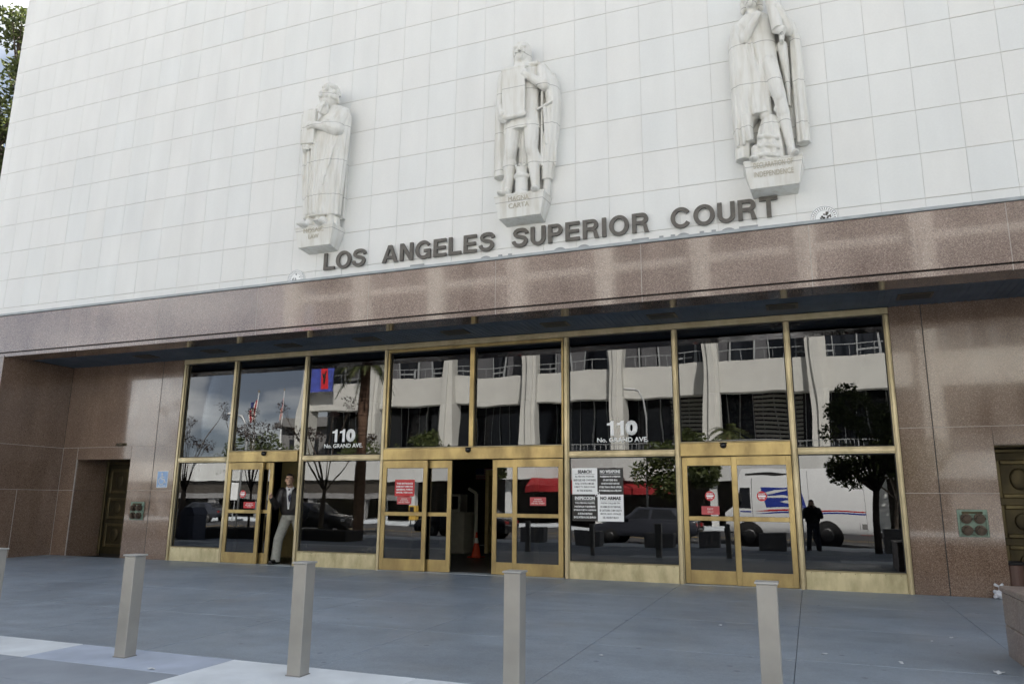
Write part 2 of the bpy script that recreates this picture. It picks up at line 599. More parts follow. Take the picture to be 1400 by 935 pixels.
M['glass'] = glass()
M['black'] = mat('matt black', (0.012, 0.012, 0.012), 0.6)
M['black_gloss'] = mat('black dome', (0.01, 0.01, 0.01), 0.12)
M['white'] = mat('white vinyl', (0.88, 0.89, 0.88), 0.5, var=0.03)
M['cream'] = mat('aged white print', (0.74, 0.72, 0.66), 0.5, var=0.05)
M['sign_black'] = mat('black sign face', (0.02, 0.018, 0.017), 0.45)
M['sign_red'] = mat('red sign', (0.52, 0.018, 0.022), 0.4, var=0.08)
M['sign_pink'] = mat('faded red sign', (0.50, 0.075, 0.08), 0.45, var=0.1)
M['sign_blue'] = mat('pale blue sign', (0.27, 0.42, 0.66), 0.45, var=0.05)
def paving():
    """blue grey stained paving: blotches, scuffs and dark gum spots"""
    m, n, l, b = node_mat('blue grey plaza paving')
    g = n.new('ShaderNodeNewGeometry')
    def noise(sc_, det, sx=(1, 1, 1), rough=0.6):
        mp = n.new('ShaderNodeMapping'); mp.inputs['Scale'].default_value = sx
        q = n.new('ShaderNodeTexNoise'); q.inputs['Scale'].default_value = sc_; q.inputs['Detail'].default_value = det; q.inputs['Roughness'].default_value = rough
        l.new(g.outputs['Position'], mp.inputs['Vector']); l.new(mp.outputs['Vector'], q.inputs['Vector'])
        return q.outputs['Fac']
    def rng(src, a, b_, c, d):
        q = n.new('ShaderNodeMapRange')
        q.inputs['From Min'].default_value = a; q.inputs['From Max'].default_value = b_; q.inputs['To Min'].default_value = c; q.inputs['To Max'].default_value = d
        l.new(src, q.inputs['Value']); return q.outputs['Result']
    def mul(x, y):
        q = n.new('ShaderNodeMath'); q.operation = 'MULTIPLY'; l.new(x, q.inputs[0]); l.new(y, q.inputs[1]); return q.outputs[0]
    big = rng(noise(0.45, 6, (1, 1.4, 1)), 0.3, 0.7, 0.80, 1.18)
    mid = rng(noise(3.0, 9, (1.0, 1.0, 1), 0.7), 0.3, 0.7, 0.88, 1.12)
    fine = mul(rng(noise(140.0, 3), 0.3, 0.7, 0.84, 1.16), rng(noise(38.0, 5, (1, 1, 1), 0.75), 0.3, 0.7, 0.86, 1.13))
    streak = rng(noise(2.2, 7, (0.35, 2.2, 1)), 0.55, 0.75, 1.0, 1.16)
    v = n.new('ShaderNodeTexVoronoi'); v.inputs['Scale'].default_value = 2.6; v.inputs['Randomness'].default_value = 1.0
    l.new(g.outputs['Position'], v.inputs['Vector'])
    gum = rng(v.outputs['Distance'], 0.05, 0.085, 0.58, 1.0)
    oi = n.new('ShaderNodeObjectInfo')
    ob = rng(oi.outputs['Random'], 0, 1, 0.965, 1.035)
    k = mul(mul(mul(big, mid), mul(fine, streak)), mul(gum, ob))
    r = n.new('ShaderNodeRGB'); r.outputs[0].default_value = (0.235, 0.277, 0.322, 1)
    vm = n.new('ShaderNodeVectorMath'); vm.operation = 'SCALE'
    l.new(r.outputs[0], vm.inputs[0]); l.new(k, vm.inputs['Scale'])
    l.new(vm.outputs['Vector'], b.inputs['Base Color'])
    l.new(rng(noise(0.8, 7), 0.3, 0.7, 0.34, 0.56), b.inputs['Roughness'])
    bp = n.new('ShaderNodeBump'); bp.inputs['Strength'].default_value = 0.15; bp.inputs['Distance'].default_value = 0.004
    l.new(noise(90, 4), bp.inputs['Height']); l.new(bp.outputs['Normal'], b.inputs['Normal'])
    return m
M['plaza'] = paving()
M['plaza_bed'] = mat('dark paving joint', (0.09, 0.10, 0.115), 0.9)
M['pale_slab'] = mat('pale concrete slab', (0.62, 0.66, 0.69), 0.8, var=0.12, scale=2.6, bump=0.2, bscale=60, objvar=0.04, detail=9)
M['lilac_slab'] = mat('bluish concrete slab', (0.38, 0.43, 0.52), 0.8, var=0.13, scale=2.6, bump=0.2, bscale=60, detail=9)
M['grey_slab'] = mat('grey sidewalk slab', (0.25, 0.28, 0.32), 0.8, var=0.12, scale=2.0, bump=0.2, bscale=60, objvar=0.05, detail=9)
M['kerb'] = mat('concrete kerb', (0.30, 0.30, 0.29), 0.85, var=0.15)
M['asphalt'] = mat('asphalt', (0.055, 0.055, 0.058), 0.85, var=0.2, scale=1.5, bump=0.3, bscale=120)
M['paint_white'] = mat('road paint white', (0.65, 0.65, 0.62), 0.7, var=0.15, scale=8)
M['paint_yellow'] = mat('road paint yellow', (0.65, 0.42, 0.08), 0.7, var=0.15, scale=8)
M['paint_red'] = mat('red kerb paint', (0.55, 0.04, 0.03), 0.6, var=0.15, scale=8)
M['earth'] = mat('bare ground', (0.16, 0.15, 0.13), 0.95, var=0.2, scale=0.3)
M['bollard'] = mat('brushed steel post', (0.36, 0.35, 0.32), 0.40, metal=0.45, var=0.08, scale=5, rvar=0.08)
M['bollard_cap'] = mat('steel post cap', (0.40, 0.40, 0.385), 0.38, metal=0.4, var=0.06)
M['concrete'] = mat('pale hall concrete', (0.54, 0.53, 0.49), 0.8, var=0.06, scale=0.8, bump=0.1, bscale=30)  # the concert hall's own pale base colour
M['concrete2'] = mat('parapet concrete', (0.56, 0.56, 0.54), 0.8, var=0.06, scale=0.5)
M['concrete_grey'] = mat('grey block concrete', (0.20, 0.195, 0.19), 0.85, var=0.15, scale=6)
M['dark_window'] = mat('dark window glass', (0.02, 0.022, 0.026), 0.1)
M['curtain'] = mat('window blinds', (0.10, 0.10, 0.105), 0.8, var=0.25, scale=0.4)
M['alu'] = mat('window mullion metal', (0.36, 0.37, 0.37), 0.5, metal=0.2)
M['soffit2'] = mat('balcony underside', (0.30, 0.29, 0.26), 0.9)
M['awning'] = mat('red canvas awning', (0.27, 0.010, 0.013), 0.75, var=0.1)
M['bark'] = mat('brown bark', (0.085, 0.065, 0.05), 0.9, var=0.3, scale=12, bump=0.5, bscale=25)
M['palm_bark'] = mat('palm trunk bark', (0.22, 0.13, 0.085), 0.9, var=0.35, scale=7, bump=0.6, bscale=18)
M['planter'] = granite('planter granite', (0.06, 0.05, 0.045), (0.19, 0.145, 0.125), (0.36, 0.30, 0.26), 0.45, 0.15, 80, 0.5)
M['planter_dark'] = mat('dark planter stone', (0.035, 0.034, 0.036), 0.6, var=0.2)
M['soil'] = mat('planter soil', (0.04, 0.03, 0.022), 1.0)
M['trash'] = mat('brown trash can', (0.13, 0.075, 0.06), 0.5, var=0.1)
M['bag'] = mat('white plastic bag', (0.62, 0.64, 0.68), 0.3, var=0.05)
M['paper'] = mat('paper litter', (0.62, 0.64, 0.66), 0.8)
M['orange'] = mat('orange cone plastic', (0.72, 0.085, 0.03), 0.5, var=0.06)
M['reflect_white'] = mat('white reflective collar', (0.75, 0.74, 0.70), 0.4)
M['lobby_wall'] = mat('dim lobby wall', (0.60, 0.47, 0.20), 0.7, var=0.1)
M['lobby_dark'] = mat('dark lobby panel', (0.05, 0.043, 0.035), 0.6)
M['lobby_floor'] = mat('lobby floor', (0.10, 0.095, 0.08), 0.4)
M['machine'] = mat('pale machine casing', (0.70, 0.68, 0.56), 0.5, var=0.06)
M['flag_red'] = mat('flag red', (0.35, 0.03, 0.04), 0.8)
M['flag_white'] = mat('flag white', (0.60, 0.58, 0.54), 0.8)
M['flag_blue'] = mat('flag blue', (0.03, 0.04, 0.14), 0.8)
M['steel'] = mat('galvanised pole', (0.45, 0.46, 0.46), 0.45, metal=0.3)
M['pole_white'] = mat('white flagpole', (0.72, 0.72, 0.70), 0.4)
M['bin'] = mat('blue grey litter bin', (0.075, 0.085, 0.12), 0.5)
M['skin'] = mat('skin', (0.52, 0.33, 0.235), 0.5, var=0.06, scale=20)
M['hair'] = mat('dark hair', (0.015, 0.012, 0.01), 0.6)
M['jacket'] = mat('black leather jacket', (0.020, 0.017, 0.016), 0.45, var=0.35, scale=22, bump=0.25, bscale=28)
M['shirt'] = mat('white shirt', (0.68, 0.68, 0.68), 0.8, var=0.04)
M['tie'] = mat('dark blue tie', (0.02, 0.022, 0.05), 0.5)
M['trousers'] = mat('grey green trousers', (0.30, 0.30, 0.265), 0.85, var=0.15, scale=14)
M['shoe'] = mat('black shoe leather', (0.012, 0.011, 0.011), 0.25)
M['dark_cloth'] = mat('dark clothing', (0.02, 0.02, 0.022), 0.85, var=0.2)
M['jeans'] = mat('dark jeans', (0.03, 0.035, 0.05), 0.9)
M['camera_black'] = mat('camera body', (0.012, 0.012, 0.013), 0.35)
M['van_white'] = mat('white van paint', (0.74, 0.75, 0.75), 0.3, var=0.03, coat=0.3)
M['van_blue'] = mat('van decal blue', (0.03, 0.05, 0.28), 0.35)
M['van_red'] = mat('van stripe red', (0.45, 0.02, 0.03), 0.35)
M['rubber'] = mat('tyre rubber', (0.015, 0.015, 0.015), 0.85)
M['hub'] = mat('wheel hub', (0.10, 0.10, 0.10), 0.45, metal=0.5)
M['car_dark'] = mat('dark grey car paint', (0.035, 0.038, 0.048), 0.25, coat=0.6, var=0.03)
M['car_black'] = mat('black car paint', (0.012, 0.013, 0.018), 0.2, coat=0.6, var=0.03)
M['lamp_red'] = mat('tail lamp red', (0.35, 0.01, 0.01), 0.2)
M['lamp_clear'] = mat('headlamp lens', (0.6, 0.6, 0.6), 0.1)
M['banner_blue'] = mat('banner blue', (0.06, 0.08, 0.35), 0.7, var=0.3, scale=2)
M['banner_red'] = mat('banner red', (0.60, 0.02, 0.03), 0.7)

def leafmat(name, a, b_, sss=0.35):
    m, n, l, b = node_mat(name)
    oi = n.new('ShaderNodeNewGeometry')
    r = n.new('ShaderNodeValToRGB')
    r.color_ramp.elements[0].color = (*a, 1)
    r.color_ramp.elements[1].color = (*b_, 1)
    l.new(oi.outputs['Random Per Island'], r.inputs['Fac'])
    l.new(r.outputs['Color'], b.inputs['Base Color'])
    b.inputs['Roughness'].default_value = 0.5
    tr = n.new('ShaderNodeBsdfTranslucent')
    l.new(r.outputs['Color'], tr.inputs['Color'])
    mxs = n.new('ShaderNodeMixShader'); mxs.inputs['Fac'].default_value = sss
    l.new(b.outputs[0], mxs.inputs[1]); l.new(tr.outputs[0], mxs.inputs[2])
    l.new(mxs.outputs[0], n['Material Output'].inputs['Surface'])
    return m
M['leaf'] = leafmat('green foliage', (0.035, 0.055, 0.015), (0.13, 0.15, 0.045))
M['leaf_dark'] = leafmat('dark glossy foliage', (0.03, 0.045, 0.016), (0.12, 0.145, 0.045), 0.4)
M['leaf_red'] = leafmat('dark reddish leaves', (0.02, 0.012, 0.012), (0.06, 0.03, 0.022), 0.2)
M['leaf_palm'] = leafmat('palm fronds', (0.04, 0.06, 0.02), (0.15, 0.16, 0.06))
# ---------------------------------------------------------------- ground: terrain, plaza paving, street
SLOPE = 0.011
def gz(y): return SLOPE * y if y > -17 else -0.187
struct(MB().quad((-400, -400, -0.62), (400, -400, -0.62), (400, 250, -0.62), (-400, 250, -0.62)).build('ground', M['earth']))
plaza = struct(MB().box(-40, 22, -17.0, -0.001, -0.5, -0.02).build('plaza', M['plaza_bed']))
plaza.rotation_euler.x = math.atan(SLOPE)
random.seed(4)
slab_mesh = {}
def slab(x0, x1, y0, y1, m, gap=0.0022, top=0.0):
    w, d = round(x1 - x0 - 2 * gap, 4), round(y1 - y0 - 2 * gap, 4)
    k = (w, d, m)
    if k not in slab_mesh:
        slab_mesh[k] = MB().box(-w / 2, w / 2, -d / 2, d / 2, -0.02, 0, 0.004).mesh('paving_slab', M[m])
    return link('paving_slab', slab_mesh[k], plaza, ((x0 + x1) / 2, (y0 + y1) / 2, top + random.uniform(-0.0006, 0.0006)))
xs = [1.62 - 1.8325 * i for i in range(-4, 15)]
ys = [-0.02, -1.85, -3.70, -5.55, -7.42]
for i in range(len(xs) - 1):
    for j in range(4):
        slab(xs[i + 1], xs[i], ys[j + 1], ys[j], 'plaza')
sx = [-4.70 + 1.76 * i for i in range(-9, 7)]
for i in range(len(sx) - 1):
    kind = 'lilac_slab' if abs(sx[i] + 6.46) < 0.1 or i % 5 == 1 else 'pale_slab'
    d = -8.62 if kind == 'pale_slab' and sx[i] > -5 else -8.03
    slab(sx[i], sx[i + 1], d, -7.42, kind)
    if d > -8.1: slab(sx[i], sx[i + 1], -8.62, d, 'grey_slab')
for i in range(-9, 7):
    for y0, y1 in ((-10.4, -8.62), (-12.2, -10.4), (-14.0, -12.2), (-15.6, -14.0), (-17.0, -15.6)):
        slab(-4.70 + 1.76 * i, -4.70 + 1.76 * (i + 1), y0, y1, 'grey_slab' if y0 > -15 else 'pale_slab')
struct(MB().box(-60, 40, -17.22, -17.0, -0.6, -0.187, 0.02).build('kerb', M['kerb']))
struct(MB().quad((-140, -36.0, -0.335), (140, -36.0, -0.335), (140, -17.22, -0.335), (-140, -17.22, -0.335)).build('road', M['asphalt']))
struct(MB().box(-140, 140, -42.0, -36.0, -0.6, -0.20, 0.02).build('far_pavement', M['pale_slab']))
mk = MB()
for i in range(-14, 14): mk.quad((i * 7, -23.16, -0.331), (i * 7 + 3, -23.16, -0.331), (i * 7 + 3, -23.04, -0.331), (i * 7, -23.04, -0.331))
mk.quad((-100, -19.80, -0.331), (100, -19.80, -0.331), (100, -19.70, -0.331), (-100, -19.70, -0.331))
struct(mk.build('lane_markings', M['paint_white']))
mk = MB()
for y in (-26.7, -26.4): mk.quad((-100, y - 0.06, -0.331), (100, y - 0.06, -0.331), (100, y + 0.06, -0.331), (-100, y + 0.06, -0.331))
struct(mk.build('centre_line', M['paint_yellow']))
struct(MB().box(2.4, 3.4, -36.0, -35.85, -0.6, -0.19).build('red_kerb', M['paint_red']))

# ---------------------------------------------------------------- the courthouse
WY = 2.9                       # plane of the tiled wall
XL = -24.75                    # its left corner
court = thing('courthouse', 'white tiled courthouse with a red granite ground floor and bronze framed entrance', 'building')
wall = MB().box(XL + 0.01, 34, WY + 0.002, 32, 5.0, 23.4).box(XL - 0.04, 34.05, WY - 0.06, 32.05, 23.4, 23.9).build('upper_wall', M['tile_back'], court)
TW, TH, TX0, TZ0 = 0.791, 0.9444, 4.076, 7.178
cells = []
i0 = math.ceil((XL + 0.3 - TX0) / TW)
row = -3
while TZ0 + row * TH < 23.3:
    z0 = TZ0 + row * TH
    z1 = min(z0 + TH, 23.38)
    edges = [XL, TX0 + i0 * TW] + [TX0 + k * TW for k in range(i0 + 1, 38)]
    for a, b in zip(edges, edges[1:]):
        if z1 < 5.5: continue
        p = px_of(((a + b) / 2, WY, (z0 + z1) / 2))
        vis = -1
        if p and -30 < p[0] < 1430 and -30 < p[1] < 430:
            q = px_of((b, WY, z0)); r_ = px_of((a, WY, z1))
            vis = abs((q[0] - r_[0]) * (q[1] - r_[1]))
            if p[0] < 0 or p[0] > 1400 or p[1] < 0: vis *= 0.3
        cells.append((vis, a, b, z0, z1))
    row += 1
cells.sort(reverse=True)
tile_mesh = {}
rest = MB()
random.seed(9)
for n_, (vis, a, b, z0, z1) in enumerate(cells):
    if vis > 0 and n_ < 300:
        k = (round(b - a, 3), round(z1 - z0, 3))
        if k not in tile_mesh:
            w, h = k
            tile_mesh[k] = MB().box(-w / 2 + 0.0028, w / 2 - 0.0028, 0, 0.03, -h / 2 + 0.0075, h / 2 - 0.0075, 0.002).mesh('wall_tile', M['tile'])
        o = link('wall_tile', tile_mesh[k], wall, ((a + b) / 2, WY - 0.01 + random.uniform(-0.0015, 0.0015), (z0 + z1) / 2))
        o.rotation_euler = (random.uniform(-0.001, 0.001), 0, random.uniform(-0.001, 0.001))
    else:
        rest.box(a + 0.0028, b - 0.0028, WY - 0.01, WY + 0.025, z0 + 0.0075, z1 - 0.0075)
for k in range(20):            # side elevation tiles, seen only from other positions
    for r2 in range(-2, 17):
        rest.box(XL - 0.01, XL + 0.03, WY + 0.003 + k * TW, WY + (k + 1) * TW - 0.003, TZ0 + r2 * TH + 0.008, TZ0 + (r2 + 1) * TH - 0.008)
struct(rest.build('tile_field', M['tile'], wall), 'stuff')

# podium: solid parts behind the stone
SL, SR = -16.45, 4.72          # side returns of the recess
bk = MB()
bk.box(-34, SL - 0.02, -1.70, 6.0, -0.4, 5.18)
bk.box(SR + 0.02, 16, -1.70, 6.0, -0.4, 5.18)
bk.box(SL - 0.02, -16.01, 0.032, 6.0, -0.4, 4.6)
bk.box(-16.01, -14.25, 0.95, 6.0, -0.4, 4.6)
bk.box(-16.01, -14.25, 0.032, 0.9495, 2.17, 4.6)
bk.box(-14.25, -12.99, 0.032, 6.0, -0.4, 4.6)
bk.box(1.33, 2.53, 0.032, 6.0, -0.4, 4.6)
bk.box(2.53, 4.28, 0.95, 6.0, -0.4, 4.6)
bk.box(2.53, 4.28, 0.032, 0.9495, 2.17, 4.6)
bk.box(4.28, SR + 0.02, 0.032, 6.0, -0.4, 4.6)
base = bk.build('ground_floor_wall', M['joint_dark'], court)
panels = {}
def panel(x0, x1, z0, z1, y=0.0, parent=base, m='granite', gap=0.003, name='granite_panel', t=0.03):
    return MB().box(x0 + gap, x1 - gap, y, y + t, z0 + gap, z1 - gap, 0.002).build(name, M[m], parent)
def panel_y(x, y0, y1, z0, z1, side=1, parent=base, m='granite', gap=0.003):
    return MB().box(min(x, x - side * 0.03), max(x, x - side * 0.03), y0 + gap, y1 - gap, z0 + gap, z1 - gap, 0.002).build('granite_panel', M[m], parent)
Z1, Z2 = 1.457, 2.435
def joint_h(x0, x1, z, y): return MB().box(x0, x1, y - 0.0005, y + 0.02, z - 0.0055, z + 0.0055)
jl = MB()
jd = MB()
# left bay
for a, b, c, d in ((SL, -13.6, Z2, 4.40), (-13.6, -12.995, Z2, 4.40), (SL, -15.97, Z1, Z2), (-15.97, -14.3, 2.15, Z2), (-14.3, -13.6, Z1, Z2), (-13.6, -12.995, Z1, Z2),
                   (SL, -15.97, -0.05, Z1), (-14.3, -13.6, -0.05, Z1), (-13.6, -12.995, -0.05, Z1)):
    panel(a, b, c, d)
# right bay
for a, b, c, d in ((1.34, 1.80, Z2, 4.40), (1.80, SR, Z2, 4.40), (1.34, 1.80, Z1, Z2), (1.80, 2.57, Z1, Z2), (2.57, 4.24, 2.165, Z2), (4.24, SR, Z1, Z2),
                   (1.34, 1.80, -0.05, Z1), (1.80, 2.57, -0.05, Z1), (4.24, SR, -0.05, Z1)):
    panel(a, b, c, d)
for z in (Z1, Z2):
    jl.box(SL, -12.995, -0.0006, 0.02, z - 0.004, z + 0.004) if z == Z2 else jl.box(SL, -15.97, -0.0006, 0.02, z - 0.004, z + 0.004).box(-14.3, -12.995, -0.0006, 0.02, z - 0.004, z + 0.004)
    jl.box(1.34, SR, -0.0006, 0.02, z - 0.004, z + 0.004) if z == Z2 else jl.box(1.34, 2.57, -0.0006, 0.02, z - 0.004, z + 0.004).box(4.24, SR, -0.0006, 0.02, z - 0.004, z + 0.004)
    jl.box(SL - 0.02, SL + 0.0006, -1.73, -0.002, z - 0.004, z + 0.004)
jl.box(-15.976, -15.964, -0.0008, 0.02, -0.04, 2.15).box(-15.976, -15.964, -0.0008, 0.02, 2.15, Z2 - 0.007)
jl.box(SL, SL + 0.012, -0.0009, 0.02, 0.0, Z2 - 0.007)
jl.box(SL - 0.02, SL + 0.0008, -1.012, -1.0, 0, Z1 - 0.007)
jd.box(-13.608, -13.592, -0.0007, 0.02, -0.04, Z1 - 0.007).box(-13.608, -13.592, -0.0007, 0.02, Z1 + 0.007, Z2 - 0.007).box(-13.608, -13.592, -0.0007, 0.02, Z2 + 0.007, 4.36)
jd.box(1.793, 1.807, -0.0007, 0.02, -0.04, Z1 - 0.007).box(1.793, 1.807, -0.0007, 0.02, Z1 + 0.007, Z2 - 0.007).box(1.793, 1.807, -0.0007, 0.02, Z2 + 0.007, 4.39)
struct(jl.build('mortar_joint', M['joint_light'], base), 'stuff')
struct(jd.build('mortar_joint', M['joint_dark'], base), 'stuff')
# side returns and niche linings
for x, sgn in ((SL, 1), (SR, -1)):
    panel_y(x, -1.74, 0.0, Z2, 4.355, sgn); panel_y(x, -1.74, 0.0, Z1, Z2, sgn)
    panel_y(x, -1.74, -1.006, -0.1, Z1, sgn); panel_y(x, -1.006, 0.0, -0.1, Z1, sgn)
for xa, xb in ((-15.97, -14.3), (2.57, 4.24)):
    panel_y(xa, 0.032, 0.92, -0.05, Z1, 1); panel_y(xa, 0.032, 0.92, Z1, 2.16, 1)
    panel_y(xb, 0.032, 0.92, -0.05, Z1, -1); panel_y(xb, 0.032, 0.92, Z1, 2.16, -1)
    MB().box(xa, xb, 0.032, 0.92, 2.155, 2.168).build('niche_head', M['granite'], base)
# front piers either side of the recess
for k in range(7):
    panel(SL - 2.5 * (k + 1), SL - 2.5 * k, -0.15, Z1, -1.74); panel(SL - 2.5 * (k + 1), SL - 2.5 * k, Z1, Z2, -1.74); panel(SL - 2.5 * (k + 1), SL - 2.5 * k, Z2, 4.315, -1.74)
for k in range(4):
    panel(SR + 2.5 * k, SR + 2.5 * (k + 1), -0.15, Z1, -1.74); panel(SR + 2.5 * k, SR + 2.5 * (k + 1), Z1, Z2, -1.74); panel(SR + 2.5 * k, SR + 2.5 * (k + 1), Z2, 4.315, -1.74)
# canopy beam
FB, FG, FT = 4.319, 4.408, 5.260
can = MB().box(-34, 16, -1.68, -1.2, FB + 0.03, 5.20).box(-34, 16, -1.2, WY, 4.62, 5.20).box(-34, 16, -1.70, WY, 5.20, FT - 0.01).build('canopy', M['joint_dark'], court)
fx = [0.235 + 2.463 * k for k in range(-14, 7)]
for a, b in zip(fx, fx[1:]):
    panel(a, b, FG + 0.012, FT, -1.74, can, 'fascia', t=0.05)
    panel(a, b, FB, FG - 0.006, -1.725, can, 'fascia', t=0.05)
    MB().box(a + 0.003, b - 0.003, -1.672, -1.22, FB + 0.003, FB + 0.03).build('granite_panel', M['granite'], can)
fj = MB()
for a in fx: fj.box(a - 0.005, a + 0.005, -1.7408, -1.70, FG + 0.02, FT - 0.003).box(a - 0.005, a + 0.005, -1.7258, -1.69, FB + 0.003, FG - 0.008)
struct(fj.build('mortar_joint', M['joint_light'], can), 'stuff')
MB().box(-34.02, 16.02, -1.77, -1.4, FT + 0.002, FT + 0.05, 0.004).box(-34.02, 16.02, -1.4, WY - 0.015, FT + 0.002, FT + 0.025).build('flashing', M['flashing'], can)
sf = MB().box(SL, SR, -1.218, 0.02, 4.362, 4.40).build('soffit', M['soffit'], can)
rb = MB()
x = SL + 0.1
while x < SR - 0.05:
    rb.box(x, x + 0.05, -1.21, 0.0, 4.354, 4.3615)
    x += 0.10
struct(rb.build('soffit_board', M['soffit'], sf), 'stuff')
for x in (1.66, -0.22, -2.12, -4.0, -5.95, -7.85, -9.7, -11.6, -13.5):
    v = MB().box(x - 0.24, x + 0.24, -0.78, -0.46, 4.335, 4.353, 0.004).build('soffit_light', M['vent_trim'], sf)
    g = MB().box(x - 0.20, x + 0.20, -0.74, -0.50, 4.328, 4.3345)
    g.build('diffuser', M['vent'], v)

# lobby behind the glass
lob = MB()
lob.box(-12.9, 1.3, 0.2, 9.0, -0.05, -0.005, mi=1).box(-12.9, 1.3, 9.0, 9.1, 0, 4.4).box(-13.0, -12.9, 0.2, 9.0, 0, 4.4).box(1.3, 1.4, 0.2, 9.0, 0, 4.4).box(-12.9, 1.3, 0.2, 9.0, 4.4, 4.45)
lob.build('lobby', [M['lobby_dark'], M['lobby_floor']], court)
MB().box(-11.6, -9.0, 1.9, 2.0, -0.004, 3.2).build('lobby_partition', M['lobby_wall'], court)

# bronze window wall
frame = thing('entrance_frame', 'tall bronze framed glass wall of the entrance with three sets of sliding doors', 'window wall')
YF, YB = -0.05, 0.08
def bar(name, x0, x1, z0, z1, y0=YF, y1=YB, m='brass_pale', bev=0.006):
    return MB().box(x0, x1, y0, y1, z0, z1, bev).build(name, M[m], frame)
HB, HT = 4.235, 4.345
mull = [(-12.955, -12.870), (-11.545, -11.45), (-9.70, -9.605), (-7.79, -7.695), (-4.04, -3.945), (-2.08, -1.985), (-0.24, -0.145), (1.255, 1.338)]
for a, b in mull:
    o = bar('mullion', a, b, -0.02, HB, YF + 0.03)
    MB().box(a + 0.018, b - 0.018, YF - 0.004, YF + 0.0295, -0.02, HB - 0.004, 0.006).build('face_cap', M['brass_pale'], o)
bar('header', -12.955, 1.338, HB + 0.001, HT, YF - 0.004)
for k in (0, 2, 4, 6):      # fixed bays
    a, b = mull[k][1], mull[k + 1][0]
    o = bar('transom', a, b, 2.055, 2.165, YF + 0.02)
    MB().box(a + 0.001, b - 0.001, YF - 0.002, YF + 0.0195, 2.078, 2.142, 0.006).build('face_cap', M['brass_pale'], o)
    bar('kick_plate', a, b, -0.02, 0.275, -0.025, 0.06, 'brass_base', 0.004)
    bar('sill_bead', a, b, 0.276, 0.292, -0.03, 0.06)
    screws = MB()
    for q in range(7):
        screws.ell((a + 0.08 + (b - a - 0.16) * q / 6, -0.026, 0.255), (0.006, 0.004, 0.006), seg=6)
    screws.build('screw', M['bronze_dark'], frame)
bays = [(-11.45, -9.70), (-7.695, -4.04), (-1.985, -0.24)]
for a, b in bays:           # door heads
    bar('door_head', a, b, 2.045, 2.265, -0.085, 0.08, 'brass', 0.006)
    bar('door_head_bead', a, b, 2.266, 2.285, -0.055, 0.06)
    bar('threshold', a - 0.02, b + 0.02, -0.02, 0.006, -0.12, 0.2, 'flashing', 0.003)
bar('mullion', -5.895, -5.805, 2.286, 4.17, -0.05, 0.08, 'brass', 0.006)
bar('header_bead', -7.695, -4.04, 4.171, HB, -0.04, 0.06, 'brass', 0.006)
bar('side_bead', -7.694, -7.655, 2.286, 4.17, -0.035, 0.06, 'brass')
bar('side_bead', -4.08, -4.041, 2.286, 4.17, -0.035, 0.06, 'brass')
random.seed(21)
def pane(x0, x1, z0, z1, y=0.03, parent=frame, tilt=0.0012):
    w, h = x1 - x0, z1 - z0
    o = MB().box(-w / 2, w / 2, 0, 0.008, -h / 2, h / 2).build('glass_pane', M['glass'], parent)
    o.location = ((x0 + x1) / 2, y, (z0 + z1) / 2)
    o.rotation_euler = (random.uniform(-tilt, tilt), 0, random.uniform(-tilt, tilt))
    q, k = 0.026, 0.010                                   # black glazing bead all round
    g = MB().box(-w / 2, -w / 2 + q, -k, -0.002, -h / 2, h / 2).box(w / 2 - q, w / 2, -k, -0.002, -h / 2, h / 2)
    g.box(-w / 2 + q, w / 2 - q, -k, -0.002, -h / 2, -h / 2 + q).box(-w / 2 + q, w / 2 - q, -k, -0.002, h / 2 - q, h / 2)
    if parent is frame: g.build('glazing_bead', M['black'], o)
    else: g.bm.free()
    return o
e = 0.012
for k in (0, 2, 4, 6):
    a, b = mull[k][1], mull[k + 1][0]
    pane(a - e, b + e, 2.165 - e, HB + e)
    pane(a - e, b + e, 0.292 - e, 2.055 + e)
pane(-11.45 - e, -9.70 + e, 2.285 - e, HB + e)
pane(-1.985 - e, -0.24 + e, 2.285 - e, HB + e)
pane(-7.655 - e, -5.895 + e, 2.285 - e, 4.17 + e)
pane(-5.805 - e, -4.08 + e, 2.285 - e, 4.17 + e)
def leaf(x0, x1, y, sl=0.085, sr=0.085):
    """sliding door leaf: frame, middle rail, two panes"""
    m = MB().box(x0, x0 + sl, y, y + 0.045, 0.012, 2.035, 0.004).box(x1 - sr, x1, y, y + 0.045, 0.012, 2.035, 0.004)
    m.box(x0 + sl, x1 - sr, y + 0.001, y + 0.044, 1.895, 2.034).box(x0 + sl, x1 - sr, y + 0.001, y + 0.044, 0.013, 0.222)
    d = m.build('sliding_door', M['brass'], frame)
    MB().box(x0 + sl, x1 - sr, y - 0.004, y + 0.045, 1.003, 1.076, 0.005).build('middle_rail', M['brass'], d)
    pane(x0 + sl - e, x1 - sr + e, 1.076, 1.895 + e, y + 0.02, d)
    pane(x0 + sl - e, x1 - sr + e, 0.222 - e, 1.003, y + 0.02, d)
    MB().box(x0 + sl + 0.002, x1 - sr - 0.002, y + 0.012, y + 0.018, 1.89, 1.897).build('glazing_gasket', M['black'], d)
    return d
leaf(-11.44, -10.545, -0.075); leaf(-11.22, -10.335, 0.005)
leaf(-7.69, -6.725, -0.075); leaf(-7.14, -6.25, 0.005)
leaf(-4.995, -4.045, -0.075); leaf(-5.42, -4.53, 0.005)
leaf(-1.98, -1.10, 0.005); leaf(-1.17, -0.245, -0.075)
